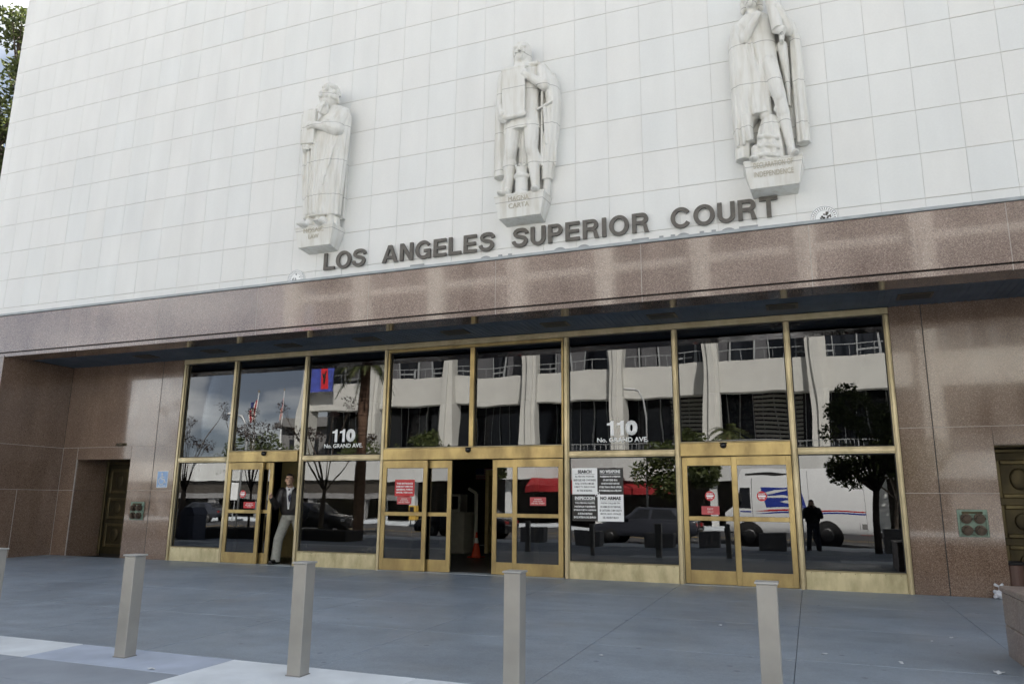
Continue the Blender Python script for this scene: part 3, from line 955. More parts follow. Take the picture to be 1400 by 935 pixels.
for x in (-10.53, -5.88, -1.28):
    s = thing('door_sensor', {-10.53: 'small black dome sensor above the left sliding door', -5.88: 'small black dome sensor above the open middle doorway', -1.28: 'small black dome sensor above the right sliding door'}[x], 'sensor', (x, -0.085, 2.235), 0, 'sensors above the doors')
    MB().ell((0, -0.012, -0.02), (0.055, 0.055, 0.05), seg=14).build('dome', M['black_gloss'], s, True)
    MB().box(-0.06, 0.06, -0.022, 0.0, 0.005, 0.03, 0.006).build('bracket', M['bronze_dark'], s)

# bronze side doors in the niches
def side_door(xa, label):
    d = thing('side_door', label, 'door', (xa, 0.86, 0), 0, 'bronze doors in the niches')
    w = 1.67
    MB().box(0, w, 0.02, 0.06, 0, 2.15).build('door_leaf', M['bronze_dark'], d)
    MB().box(0, 0.07, -0.03, 0.02, 0, 2.15, 0.01).box(w - 0.07, w, -0.03, 0.02, 0, 2.15, 0.01).box(0.07, w - 0.07, -0.03, 0.02, 2.09, 2.15, 0.01).build('door_frame', M['bronze_mid'], d)
    for cx in (0.07 + (w - 0.14) * 0.25, 0.07 + (w - 0.14) * 0.75):
        for z0, z1 in ((0.16, 0.70), (0.80, 1.30), (1.40, 1.98)):
            hw = 0.31
            p = MB().box(cx - hw, cx - hw + 0.07, -0.012, 0.02, z0, z1, 0.012).box(cx + hw - 0.07, cx + hw, -0.012, 0.02, z0, z1, 0.012)
            p.box(cx - hw + 0.07, cx + hw - 0.07, -0.012, 0.02, z0, z0 + 0.07, 0.012).box(cx - hw + 0.07, cx + hw - 0.07, -0.012, 0.02, z1 - 0.07, z1, 0.012)
            q = p.build('door_panel', M['bronze_mid'], d)
            MB().ell((cx, 0.012, (z0 + z1) / 2), (0.13, 0.02, (z1 - z0) / 2 - 0.12), seg=12).build('rosette', M['bronze_dark'], q, True)
    return d
side_door(-15.97, 'dark bronze panelled door deep in the left granite niche')
side_door(2.57, 'dark bronze panelled door in the right niche behind the trash can')
b = thing('niche_lamp', 'small bronze lamp fixed on the granite above the left niche', 'lamp', (-14.63, 0, 2.487))
MB().box(-0.16, 0.16, -0.02, 0, -0.03, 0.03, 0.008).build('wall_plate', M['bronze_dark'], b)
MB().ell((0, -0.03, -0.005), (0.10, 0.05, 0.035), seg=12).build('lamp_shade', M['vent_trim'], b, True)
# ---------------------------------------------------------------- statues on the wall
VOX = 0.0125
def head(mb, c, yaw=0.0, beard=False, hood=False, s=1.0):
    c = Vector(c)
    R_ = Euler((0, 0, yaw)).to_matrix()
    def P(x, y, z): return c + R_ @ (Vector((x, y, z)) * s)
    mb.ell(c, (0.19 * s, 0.215 * s, 0.265 * s), (0, 0, yaw), 16)
    mb.ell(P(0, -0.06, -0.13), (0.14 * s, 0.15 * s, 0.15 * s), (0, 0, yaw), 14)
    mb.cap(P(0, -0.205, 0.05), P(0, -0.262, -0.075), 0.03 * s, 0.044 * s, 8)           # nose
    mb.cap(P(-0.115, -0.178, 0.075), P(0.115, -0.178, 0.075), 0.046 * s, n=8)           # brow
    mb.ell(P(-0.085, -0.165, -0.07), (0.06 * s, 0.06 * s, 0.05 * s), seg=8)
    mb.ell(P(0.085, -0.165, -0.07), (0.055 * s, 0.05 * s, 0.045 * s), seg=8)
    mb.cap(P(-0.055, -0.203, -0.142), P(0.055, -0.203, -0.142), 0.024 * s, n=8)         # lips
    mb.cap(P(-0.04, -0.2, -0.192), P(0.04, -0.2, -0.192), 0.025 * s, n=8)
    mb.ell(P(0, -0.17, -0.235), (0.065 * s, 0.06 * s, 0.05 * s), seg=8)
    for q in (-1, 1): mb.ell(P(q * 0.19, 0.0, -0.02), (0.03 * s, 0.05 * s, 0.07 * s), seg=8)
    if hood:
        mb.ell(P(0, 0.035, 0.045), (0.235 * s, 0.235 * s, 0.27 * s), (0, 0, yaw), 20)
        mb.loft([(c.x, c.y + 0.08, c.z - 0.42 * s, 0.26 * s, 0.2 * s), (c.x, c.y + 0.09, c.z - 0.2 * s, 0.225 * s, 0.17 * s), (c.x, c.y + 0.08, c.z + 0.05, 0.235 * s, 0.19 * s)], 24)
        mb.loft([(c.x, c.y + 0.02, c.z - 0.46 * s, 0.27 * s, 0.23 * s), (c.x, c.y + 0.02, c.z - 0.33 * s, 0.19 * s, 0.17 * s)], 24)
        mb.path([P(0.2 * math.sin(t), 0.035 - 0.215 * math.cos(t), 0.135) for t in [-1.3 + 0.26 * i for i in range(11)]], 0.03 * s, 8)
    else:
        random.seed(5)
        for i in range(70):
            a = random.uniform(-2.3, 2.3)
            z = random.uniform(-0.12, 0.25)
            rr = math.sqrt(max(0.0, 1 - (z / 0.3) ** 2))
            if abs(a) < 0.95 and z < 0.15: continue
            mb.ell(P(0.205 * rr * math.sin(a), -0.225 * rr * math.cos(a), z), (0.05 * s,) * 3, seg=8)
    if beard:
        mb.ell(P(0, -0.15, -0.34), (0.135 * s, 0.09 * s, 0.15 * s), seg=12)
        for i in range(7):
            x = (i - 3) * 0.042
            mb.path([P(x, -0.205, -0.23), P(x * 1.1 + 0.02 * math.sin(i * 2.1), -0.235, -0.34), P(x * 0.8 + 0.012 * math.sin(i * 3.1), -0.235, -0.48 + abs(i - 3) * 0.045)], [0.028 * s, 0.03 * s, 0.014 * s], 8)

def hand(mb, c, d, up, s=1.0):
    """carved hand: palm with four curled fingers and a thumb"""
    c, d, up = Vector(c), Vector(d).normalized(), Vector(up).normalized()
    w = d.cross(up).normalized()
    mb.ell(c + d * 0.05 * s, (0.075 * s,) * 3, seg=8)
    for i in range(4):
        o = c + d * 0.08 * s + w * (i - 1.5) * 0.042 * s
        l = (0.10, 0.125, 0.115, 0.085)[i] * s
        mb.cap(o, o + d * l * 0.6 - up * 0.02 * s, 0.026 * s, 0.024 * s, 7)
        mb.cap(o + d * l * 0.6 - up * 0.02 * s, o + d * l - up * 0.07 * s, 0.024 * s, 0.019 * s, 7)
    mb.cap(c + d * 0.02 * s - w * 0.06 * s, c + d * 0.09 * s - w * 0.11 * s - up * 0.02 * s, 0.03 * s, 0.022 * s, 7)

def plinth(root, wt, wb, h, lines, lh, n3=2):
    zt, zb, d = 0.0, -h, -0.50
    p = MB()
    x1, x2 = wt / 2, wb / 2
    v = [p.bm.verts.new(q) for q in ((-x1, d, zt), (x1, d, zt), (x1 + 0.05, 0.0, zt), (-x1 - 0.05, 0.0, zt), (-x2, d + 0.05, zb), (x2, d + 0.05, zb), (x2 * 0.92, 0.0, zb - 0.05), (-x2 * 0.92, 0.0, zb - 0.05))]
    for q in ((0, 1, 2, 3), (7, 6, 5, 4), (4, 5, 1, 0), (5, 6, 2, 1), (6, 7, 3, 2), (7, 4, 0, 3)): p.bm.faces.new([v[i] for i in q])
    p.box(-x1 - 0.012, x1 + 0.012, d - 0.012, 0.0, -0.002, 0.05, 0.01)
    o = p.build('plinth', M['statue'], root)
    z = -0.14 if len(lines) > 1 else -0.25
    for k, s in enumerate(lines):
        w_ = min(wb * 0.8, 0.102 * len(s))
        t = text('inscription', s, M['inscription'], o, (0, d - 0.006 + 0.05 * (-(z - k * lh) / h) , z - k * lh), w=w_, h=0.115, ext=0.009, bold=0.0)
        t.rotation_euler.x = math.atan2(0.05, h)
    return o

# Magna Carta knight
def statue_root(x, z, label): return thing('wall_statue', label, 'statue', (x, WY - 0.012, z), 0, 'stone statues on the white wall')
s2 = statue_root(-5.86, 8.27, 'carved stone knight holding an unrolled charter, middle statue of three on the white wall')
plinth(s2, 1.22, 1.04, 0.52, ('MAGNA', 'CARTA'), 0.165)
f = MB()
head(f, (0.0, -0.36, 3.74), 0.12, hood=True)
f.cap((0, -0.3, 3.2), (0, -0.33, 3.55), 0.15)
f.loft([(0.0, -0.29, 1.70, 0.47, 0.22, 0.035, 14, 0), (0.0, -0.30, 2.0, 0.44, 0.21, 0.02, 14, 0), (0.0, -0.30, 2.45, 0.41, 0.20), (0.0, -0.30, 2.95, 0.46, 0.22), (0.0, -0.28, 3.22, 0.50, 0.20), (0, -0.28, 3.36, 0.34, 0.16), (0, -0.28, 3.42, 0.2, 0.14)], 60)
f.cap((-0.40, -0.40, 3.33), (0.42, -0.40, 3.36), 0.06)
# cloak hanging behind
f.loft([(-0.60, -0.12, 0.66, 0.17, 0.16, 0.05, 8, 0), (-0.60, -0.14, 1.4, 0.16, 0.17, 0.05, 8, 0), (-0.60, -0.15, 2.2, 0.15, 0.19, 0.04, 8, 0), (-0.55, -0.17, 2.9, 0.15, 0.2), (-0.42, -0.2, 3.32, 0.12, 0.16)], 36)
f.loft([(0.58, -0.14, 0.42, 0.13, 0.13, 0.08, 8, 0), (0.62, -0.15, 0.95, 0.17, 0.19, 0.07, 9, 0), (0.72, -0.16, 1.7, 0.17, 0.24, 0.06, 9, 0), (0.76, -0.17, 2.4, 0.17, 0.26, 0.05, 9, 0), (0.68, -0.18, 2.9, 0.2, 0.26), (0.47, -0.2, 3.36, 0.14, 0.18)], 44)
f.box(-0.55, 0.75, -0.09, 0.02, 0.95, 3.2)
f.loft([(0.0, -0.16, 0.72, 0.11, 0.1, 0.1, 7, 0), (0.0, -0.16, 1.8, 0.15, 0.12, 0.08, 7, 0)], 30)
for i in range(4): f.cap((0.52 + i * 0.12, -0.34 + i * 0.03, 2.6), (0.50 + i * 0.1, -0.30 + i * 0.03, 0.75), 0.035, 0.03, 8)
# arms, charter, sword
f.cap((-0.48, -0.30, 3.20), (-0.53, -0.36, 2.52), 0.155, 0.125); f.cap((-0.53, -0.36, 2.52), (-0.44, -0.56, 2.12), 0.12, 0.085)
hand(f, (-0.43, -0.60, 2.10), (0.25, -0.1, -1), (0, -1, 0.1), 1.15)
f.cap((0.50, -0.30, 3.18), (0.62, -0.44, 2.70), 0.165, 0.135); f.cap((0.62, -0.44, 2.70), (0.20, -0.60, 2.98), 0.13, 0.09)
hand(f, (0.20, -0.60, 2.98), (-0.6, -0.2, 0.8), (0, -1, 0.1), 1.15)
f.obox((-0.11, -0.60, 2.58), (0.58, 0.06, 1.24), (0.03, 0.0, 0.0))
f.cap((-0.39, -0.61, 3.19), (0.17, -0.61, 3.21), 0.05, n=10); f.cap((-0.38, -0.58, 1.97), (0.16, -0.58, 1.98), 0.065, n=10)
f.cap((0.42, -0.40, 2.14), (0.80, -0.46, 2.24), 0.035, n=8); f.cap((0.60, -0.40, 2.2), (0.63, -0.36, 1.25), 0.045, 0.03, 8)
for q in (-1, 1):           # legs
    hx, kx, ax_ = q * 0.25, q * 0.265 + 0.0, q * 0.35
    f.cap((hx, -0.28, 1.80), (kx, -0.36, 1.16), 0.205, 0.15); f.cap((kx, -0.36, 1.16), (ax_, -0.28, 0.85), 0.15, 0.15)
    f.cap((kx * 1.1, -0.30, 0.92), (ax_, -0.28, 0.20), 0.155, 0.095); f.ell((kx, -0.44, 1.18), (0.10, 0.08, 0.11), seg=10)
    f.ell((ax_ + q * 0.05, -0.46, 0.075), (0.11, 0.23, 0.075), (0, 0, q * 0.22), 14); f.ell((ax_, -0.34, 0.14), (0.1, 0.15, 0.11), seg=12); f.cap((ax_, -0.20, 0.1), (ax_, -0.3, 0.22), 0.09)
f.lathe([(0.2, 0.02), (0.19, 0.10), (0.155, 0.14), (0.15, 0.46), (0.19, 0.50), (0.19, 0.56), (0.14, 0.58), (0.14, 0.76)], (0, -0.30, 0), 20)
for i in range(8): f.box(0.15 * math.cos(i * PI / 4) - 0.025, 0.15 * math.cos(i * PI / 4) + 0.025, -0.30 + 0.15 * math.sin(i * PI / 4) - 0.025, -0.30 + 0.15 * math.sin(i * PI / 4) + 0.025, 0.74, 0.82)
f.loft([(-0.48, -0.12, 0.02, 0.12, 0.12), (-0.50, -0.12, 0.5, 0.1, 0.1), (-0.5, -0.1, 0.68, 0.02, 0.05)], 20)
f.loft([(0.55, -0.12, 0.02, 0.1, 0.12), (0.58, -0.12, 0.45, 0.08, 0.1)], 20)
remesh(f, 'figure', M['statue'], s2, VOX, 1 if VOX < 0.015 else 2)

# bearded lawgiver with tablets
s1 = statue_root(-11.53, 8.20, 'carved stone bearded man in a long robe holding tablets, leftmost of the three wall statues')
plinth(s1, 1.16, 0.98, 0.50, ('MOSAIC', 'LAW'), 0.165)
f = MB()
head(f, (0.17, -0.40, 3.70), -0.35, beard=True, s=1.2)
f.cap((0.2, -0.28, 3.2), (0.18, -0.33, 3.6), 0.15)
f.loft([(0.06, -0.27, 0.33, 0.55, 0.22, 0.05, 15, 0), (0.07, -0.28, 1.0, 0.585, 0.245, 0.045, 15, 0.2), (0.09, -0.29, 1.7, 0.62, 0.26, 0.04, 15, 0.4), (0.12, -0.30, 2.3, 0.64, 0.27, 0.03, 15, 0.6), (0.20, -0.30, 2.75, 0.60, 0.27, 0.015, 15, 0.6), (0.30, -0.29, 3.1, 0.50, 0.25), (0.34, -0.28, 3.32, 0.38, 0.2), (0.28, -0.28, 3.44, 0.2, 0.15)], 90)
f.loft([(-0.50, -0.20, 0.92, 0.10, 0.14, 0.08, 7, 0), (-0.52, -0.26, 1.7, 0.11, 0.18, 0.07, 7, 0), (-0.50, -0.32, 2.35, 0.10, 0.16)], 30)
for i in range(5): f.cap((-0.30 + i * 0.11, -0.545 - 0.012 * (2 - abs(i - 2)), 2.35), (-0.27 + i * 0.12, -0.475 - 0.012 * (2 - abs(i - 2)), 0.40), 0.028, 0.04, 8)
for i in range(4): f.path([(0.62 - i * 0.10, -0.47 - i * 0.025, 2.60 - i * 0.05), (0.46 - i * 0.08, -0.535, 2.1 - i * 0.14), (0.36 - i * 0.07, -0.545, 1.6 - i * 0.24)], [0.04, 0.035, 0.015], 8)
f.cap((0.58, -0.33, 3.12), (0.52, -0.54, 2.68), 0.21, 0.16); f.cap((0.52, -0.54, 2.68), (-0.10, -0.70, 2.80), 0.15, 0.09)
f.cap((0.30, -0.62, 2.74), (0.55, -0.54, 2.64), 0.17, 0.19)
hand(f, (-0.12, -0.70, 2.81), (-1, -0.1, 0.25), (0, -1, 0.2), 1.15)
f.obox((-0.26, -0.62, 2.78), (0.36, 0.15, 0.92), (0.06, 0.05, 0.12)); f.obox((-0.46, -0.55, 2.80), (0.20, 0.13, 0.84), (0.06, 0.05, -0.3))
f.ell((-0.26, -0.62, 3.22), (0.18, 0.08, 0.10), seg=12)
f.cap((-0.48, -0.34, 2.2), (-0.42, -0.52, 2.26), 0.12, 0.1); hand(f, (-0.44, -0.58, 2.24), (0.9, -0.3, 0.1), (0, -1, 0.4), 1.15)
for x in (-0.28, 0.02, 0.38): f.lathe([(0.15, 0.0), (0.14, 0.1), (0.10, 0.15), (0.11, 0.4)], (x, -0.30, 0), 14)
f.ell((-0.28, -0.50, 0.075), (0.12, 0.23, 0.07), (0, 0, -0.3), 14); f.ell((0.20, -0.50, 0.085), (0.12, 0.23, 0.075), seg=14); f.ell((0.2, -0.38, 0.18), (0.11, 0.14, 0.13), seg=12); f.ell((-0.22, -0.38, 0.17), (0.11, 0.14, 0.13), seg=12)
for q in range(4): f.ell((-0.38 + q * 0.045, -0.69 + q * 0.012, 0.07), (0.028, 0.04, 0.028), seg=7); f.ell((0.14 + q * 0.045, -0.72, 0.08), (0.028, 0.04, 0.028), seg=7)
f.loft([(0.42, -0.2, 0.02, 0.16, 0.14, 0.1, 7, 0), (0.42, -0.2, 0.3, 0.13, 0.13, 0.1, 7, 0)], 24)
f.loft([(0.06, -0.2, 0.02, 0.5, 0.14), (0.06, -0.2, 0.36, 0.45, 0.14)], 24)
f.box(-0.5, 0.62, -0.1, 0.02, 0.3, 3.1)
remesh(f, 'figure', M['statue'], s1, VOX, 1 if VOX < 0.015 else 2)

# statesman with scroll
s3 = statue_root(-0.26, 8.22, 'carved stone cloaked statesman with a rolled scroll, rightmost of the three wall statues')
plinth(s3, 1.14, 0.96, 0.56, ('DECLARATION OF', 'INDEPENDENCE'), 0.19)
f = MB()
head(f, (-0.28, -0.40, 3.90), -0.1, s=1.12)
f.ell((-0.28, -0.30, 3.98), (0.2, 0.2, 0.23), seg=14)
for q in (-1, 1):
    for k in range(3): f.cap((-0.28 + q * 0.2, -0.36, 3.92 - k * 0.1), (-0.28 + q * 0.24, -0.32, 3.86 - k * 0.1), 0.07, n=8)
f.cap((-0.27, -0.3, 3.35), (-0.28, -0.34, 3.75), 0.15)
f.loft([(0.02, -0.28, 2.05, 0.30, 0.2), (-0.02, -0.30, 2.4, 0.30, 0.2), (-0.10, -0.31, 2.9, 0.36, 0.22), (-0.20, -0.29, 3.3, 0.48, 0.21), (-0.25, -0.29, 3.48, 0.36, 0.17), (-0.26, -0.29, 3.56, 0.2, 0.14)], 40)
f.loft([(-0.74, -0.17, 0.22, 0.20, 0.17, 0.05, 7, 0), (-0.72, -0.19, 0.9, 0.24, 0.2, 0.04, 7, 0), (-0.62, -0.22, 1.15, 0.34, 0.24, 0.04, 9, 0), (-0.58, -0.25, 1.7, 0.38, 0.28, 0.03, 9, 0), (-0.62, -0.27, 2.3, 0.35, 0.28, 0.03, 9, 0), (-0.66, -0.27, 2.9, 0.30, 0.26), (-0.58, -0.26, 3.3, 0.28, 0.22), (-0.45, -0.26, 3.46, 0.2, 0.15)], 54)
f.loft([(-0.20, -0.36, 1.10, 0.25, 0.17, 0.16, 5, 0.6), (-0.20, -0.36, 1.22, 0.23, 0.16, 0.10, 5, 0.6), (-0.26, -0.34, 1.7, 0.22, 0.18, 0.05, 5, 0.6), (-0.38, -0.32, 2.3, 0.17, 0.2), (-0.46, -0.32, 3.0, 0.12, 0.18)], 36)
f.loft([(-0.52, -0.30, 0.55, 0.10, 0.15, 0.12, 4, 0), (-0.58, -0.34, 0.8, 0.13, 0.15, 0.12, 4, 0.5), (-0.60, -0.32, 1.15, 0.2, 0.18)], 30)
for i in range(6): f.cap((-0.85 + i * 0.13, -0.47 - 0.05 * math.sin(i * 0.6), 2.75), (-0.84 + i * 0.15, -0.36 - 0.09 * math.sin(i * 0.6), 0.5 if i < 2 else 1.15), 0.03, 0.05, 8)
f.loft([(0.78, -0.15, 0.42, 0.17, 0.14, 0.13, 7, 0.4), (0.77, -0.16, 1.2, 0.165, 0.15, 0.11, 7, 0.4), (0.76, -0.17, 2.0, 0.16, 0.17, 0.08, 7, 0.3), (0.75, -0.18, 2.8, 0.15, 0.18, 0.04, 7, 0.2), (0.62, -0.22, 3.2, 0.14, 0.18), (0.35, -0.24, 3.42, 0.14, 0.14)], 30)
f.loft([(0.50, -0.14, 1.3, 0.05, 0.1), (0.48, -0.2, 2.0, 0.09, 0.16), (0.42, -0.24, 2.7, 0.14, 0.2)], 20)
f.box(-0.7, 0.8, -0.09, 0.02, 0.6, 3.3)
# arms and scroll
f.cap((0.30, -0.28, 3.28), (0.60, -0.40, 2.95), 0.17, 0.14); f.cap((0.60, -0.40, 2.95), (0.40, -0.64, 3.36), 0.13, 0.09)
hand(f, (0.42, -0.66, 3.37), (-0.9, -0.1, 0.25), (0, -1, 0.2), 1.2)
f.cap((-0.62, -0.34, 3.2), (-0.52, -0.5, 2.86), 0.17, 0.13); f.cap((-0.52, -0.5, 2.86), (-0.20, -0.62, 3.22), 0.12, 0.09)
hand(f, (-0.20, -0.62, 3.22), (0.4, -0.1, 0.9), (0, -1, 0.1), 1.15)
f.tube((0.14, -0.56, 4.05), (0.34, -0.62, 2.86), 0.135, 0.15, 18); f.tube((0.24, -0.60, 2.93), (0.50, -0.64, 2.80), 0.10, 0.10, 14)
f.loft([(0.42, -0.5, 2.62, 0.05, 0.1), (0.45, -0.55, 2.9, 0.1, 0.12)], 14)
# legs
f.cap((0.06, -0.32, 2.24), (0.27, -0.44, 1.42), 0.235, 0.17); f.cap((0.27, -0.44, 1.42), (0.33, -0.40, 1.05), 0.16, 0.165); f.cap((0.32, -0.38, 1.12), (0.46, -0.34, 0.25), 0.17, 0.105); f.ell((0.28, -0.56, 1.38), (0.1, 0.07, 0.12), seg=10); f.cap((0.17, -0.42, 1.16), (0.40, -0.42, 1.20), 0.075, n=8)
f.ell((0.53, -0.46, 0.065), (0.115, 0.24, 0.06), (0, 0, 0.3), 14); f.ell((0.47, -0.36, 0.17), (0.11, 0.15, 0.12), seg=12); f.cap((0.46, -0.30, 0.1), (0.46, -0.32, 0.26), 0.1)
f.cap((-0.15, -0.28, 2.2), (-0.1, -0.35, 1.1), 0.2, 0.16)
f.loft([(-0.05, -0.27, 0.03, 0.36, 0.24, 0.09, 9, 0), (-0.05, -0.29, 0.35, 0.34, 0.25, 0.09, 9, 0.5), (-0.04, -0.3, 0.75, 0.28, 0.22, 0.09, 9, 1.0), (-0.02, -0.3, 1.05, 0.18, 0.16)], 60)
for k in range(3): f.path([(-0.34, -0.46, 0.18 + k * 0.2), (-0.1, -0.54, 0.12 + k * 0.2), (0.2, -0.50, 0.06 + k * 0.2)], 0.045, 8)
f.ell((-0.45, -0.46, 0.065), (0.115, 0.24, 0.06), (0, 0, -0.25), 14); f.ell((-0.41, -0.38, 0.17), (0.11, 0.15, 0.12), seg=12); f.cap((-0.42, -0.34, 0.35), (-0.42, -0.34, 0.1), 0.11, 0.1)
for v in f.bm.verts: v.co.x *= 0.80
remesh(f, 'figure', M['statue'], s3, VOX, 1 if VOX < 0.015 else 2)

# ---------------------------------------------------------------- lettering on the white wall
sg = thing('building_sign', 'raised grey bronze letters LOS ANGELES SUPERIOR COURT on the white wall', 'sign', (0, WY - 0.02, 7.15))
def arc(cx, cz, rx, rz, a0, a1, n=16):
    return [(cx + rx * math.cos(rad(a0 + (a1 - a0) * i / n)), cz + rz * math.sin(rad(a0 + (a1 - a0) * i / n))) for i in range(n + 1)]
def strokes(pts, w):
    """outline of a thick line along pts; w(i) half width"""
    L_, R_ = [], []
    for i, p in enumerate(pts):
        a, b_ = pts[max(0, i - 1)], pts[min(len(pts) - 1, i + 1)]
        dx, dz = b_[0] - a[0], b_[1] - a[1]
        l = math.hypot(dx, dz)
        t = w(i / (len(pts) - 1), dx / l, dz / l)
        L_.append((p[0] - dz / l * t, p[1] + dx / l * t)); R_.append((p[0] + dz / l * t, p[1] - dx / l * t))
    return L_ + R_[::-1]
cw = lambda u, dx, dz: 0.0875 * abs(dx) + 0.106 * (1 - abs(dx))       # heavier uprights than horizontals
GL = {
 'L': (0.74, [[(0, 0), (.74, 0), (.74, .175), (.21, .175), (.21, 1), (0, 1)]]),
 'E': (0.76, [[(0, 0), (.76, 0), (.76, .172), (.21, .172), (.21, .42), (.71, .42), (.71, .585), (.21, .585), (.21, .828), (.75, .828), (.75, 1), (0, 1)]]),
 'T': (0.82, [[(.305, 0), (.515, 0), (.515, .825), (.82, .825), (.82, 1), (0, 1), (0, .825), (.305, .825)]]),
 'I': (0.21, [[(0, 0), (.21, 0), (.21, 1), (0, 1)]]),
 'N': (0.81, [[(0, 0), (.2, 0), (.2, .665), (.595, 0), (.81, 0), (.81, 1), (.61, 1), (.61, .345), (.22, 1), (0, 1)]]),
 'A': (0.98, [[(0, 0), (.225, 0), (.295, .21), (.345, .365), (.49, .80), (.49, 1), (.375, 1)], [(.98, 0), (.605, 1), (.49, 1), (.49, .80), (.635, .365), (.685, .21), (.755, 0)], [(.295, .21), (.685, .21), (.635, .365), (.345, .365)]]),
 'O': (1.0, [arc(.5, .5, .5, .525, -90, 90) + arc(.5, .5, .285, .352, 90, -90), arc(.5, .5, .5, .525, 90, 270) + arc(.5, .5, .285, .352, 270, 90)]),
 'C': (0.96, [strokes(arc(.5, .5, .393, .4375, 33, 327, 30), cw)]),
 'G': (0.97, [strokes(arc(.5, .5, .393, .4375, 35, 318, 30), cw), [(.53, .525), (.53, .365), (.76, .365), (.76, .175), (.79, 0), (.93, 0), (.93, .525)]]),
 'U': (0.80, [[(0, 1)] + arc(.40, .36, .40, .385, 180, 360) + [(.80, 1), (.59, 1)] + arc(.40, .36, .19, .205, 360, 180) + [(.21, 1)]]),
 'P': (0.77, [[(0, 0), (.21, 0), (.21, 1), (0, 1)], [(.21, 1)] + arc(.455, .685, .315, .315, 90, -90) + [(.21, .37), (.21, .54)] + arc(.44, .687, .125, .147, -90, 90) + [(.21, .834)]]),
 'R': (0.84, [[(0, 0), (.21, 0), (.21, 1), (0, 1)], [(.21, 1)] + arc(.50, .71, .30, .29, 90, -90) + [(.21, .42), (.21, .59)] + arc(.48, .712, .115, .127, -90, 90) + [(.21, .839)], [(.42, .42), (.60, .42), (.72, .40), (.80, .10), (.84, 0), (.61, 0), (.58, .10), (.55, .33)]]),
 'S': (0.86, [strokes([(.80, .70), (.775, .80), (.70, .885), (.58, .925), (.44, .932), (.30, .91), (.19, .85), (.145, .755), (.17, .66), (.26, .595), (.42, .55), (.57, .51), (.69, .455), (.745, .365), (.735, .255), (.66, .15), (.54, .085), (.41, .07), (.27, .09), (.16, .155), (.09, .25), (.07, .33)], lambda u, dx, dz: 0.09 + 0.013 * abs(dz))]),
}
HL = 0.452
def glyph_mesh(c, h, ext, m, w_scale=1.0):
    mb = MB()
    for k, poly in enumerate(GL[c][1]):
        mb.prism([((x - GL[c][0] / 2) * h * w_scale, 0, z * h) for x, z in poly], (0, -ext - 0.0004 * k, 0))
    return mb.mesh('letter', m)
glyph = {}
for word, x0, x1 in (('LOS', -11.457, -10.20), ('ANGELES', -9.706, -6.64), ('SUPERIOR', -6.174, -2.929), ('COURT', -2.455, -0.225)):
    ws = [GL[c][0] * HL for c in word]
    gap = (x1 - x0 - sum(ws)) / (len(word) - 1)
    x = x0
    for c, w in zip(word, ws):
        if c not in glyph: glyph[c] = glyph_mesh(c, HL, 0.055, M['letter'])
        link('letter', glyph[c], sg, (x + w / 2, -0.02, 0))
        x += w + gap
old = thing('lower_lettering', 'dull letter tops just showing above the ledge under the main sign', 'sign', (0, WY - 0.02, 6.60))
for ch, x in (('T', -8.72), ('O', -6.87), ('U', -6.37), ('O', -5.01), ('O', -4.44), ('T', -3.14), ('U', -2.55), ('O', -2.20), ('U', -1.68), ('O', -1.255), ('T', -0.84)):
    if ch == 'T': link('letter_top', MB().box(-0.19, 0.19, -0.03, 0, 0.35, 0.425).mesh('letter_top', M['letter_old']), old, (x, 0, 0))
    elif ch == 'U':
        for q in (-0.125, 0.125): link('letter_top', MB().box(q - 0.045, q + 0.045, -0.03, 0, 0.35, 0.425).mesh('letter_top', M['letter_old']), old, (x, 0, 0))
    else:
        q = [(0.21 * math.cos(s_), 0.21 + 0.225 * math.sin(s_)) for s_ in [rad(38 + 104 * i / 10) for i in range(11)]]
        link('letter_top', MB().prism([(u, 0, v) for u, v in q], (0, -0.03, 0)).mesh('letter_top', M['letter_old']), old, (x, 0, 0))
for x, lab, dark in ((-12.336, 'round white seal plaque on the wall left of the lettering, half hidden by the ledge', False), (0.64, 'round pale seal with grey figures right of the lettering, half hidden by the ledge', True)):
    s = thing('seal', lab, 'seal', (x, WY - 0.02, 7.0), 0, 'round seals on the white wall')
    d = MB(); d.tube((0, 0, 0), (0, -0.03, 0), 0.265, n=40)
    o = d.build('plaque', M['white'], s)
    for r0, r1 in ((0.245, 0.255), (0.165, 0.172)):
        rg = MB()
        for i in range(40):
            a, b_ = 2 * PI * i / 40, 2 * PI * (i + 1) / 40
            rg.prism([(r0 * math.cos(a), -0.03, r0 * math.sin(a)), (r1 * math.cos(a), -0.03, r1 * math.sin(a)), (r1 * math.cos(b_), -0.03, r1 * math.sin(b_)), (r0 * math.cos(b_), -0.03, r0 * math.sin(b_))], (0, -0.004, 0))
        rg.build('ring', M['letter_old'], s)
    mk = MB(); random.seed(3 if dark else 8)
    for i in range(30):
        a = 2 * PI * i / 30
        mk.obox((0.208 * math.cos(a), -0.032, 0.208 * math.sin(a)), (0.012, 0.006, 0.04), (0, -a + PI / 2, 0))
    for i in range(26 if dark else 10):
        a, r = random.uniform(0, 6.28), random.uniform(0.0, 0.14)
        mk.obox((r * math.cos(a), -0.032, r * math.sin(a)), (random.uniform(0.015, 0.05), 0.007, random.uniform(0.015, 0.06)), (0, random.uniform(0, 3), 0))
    mk.build('emblem', M['letter' if dark else 'letter_old'], s)

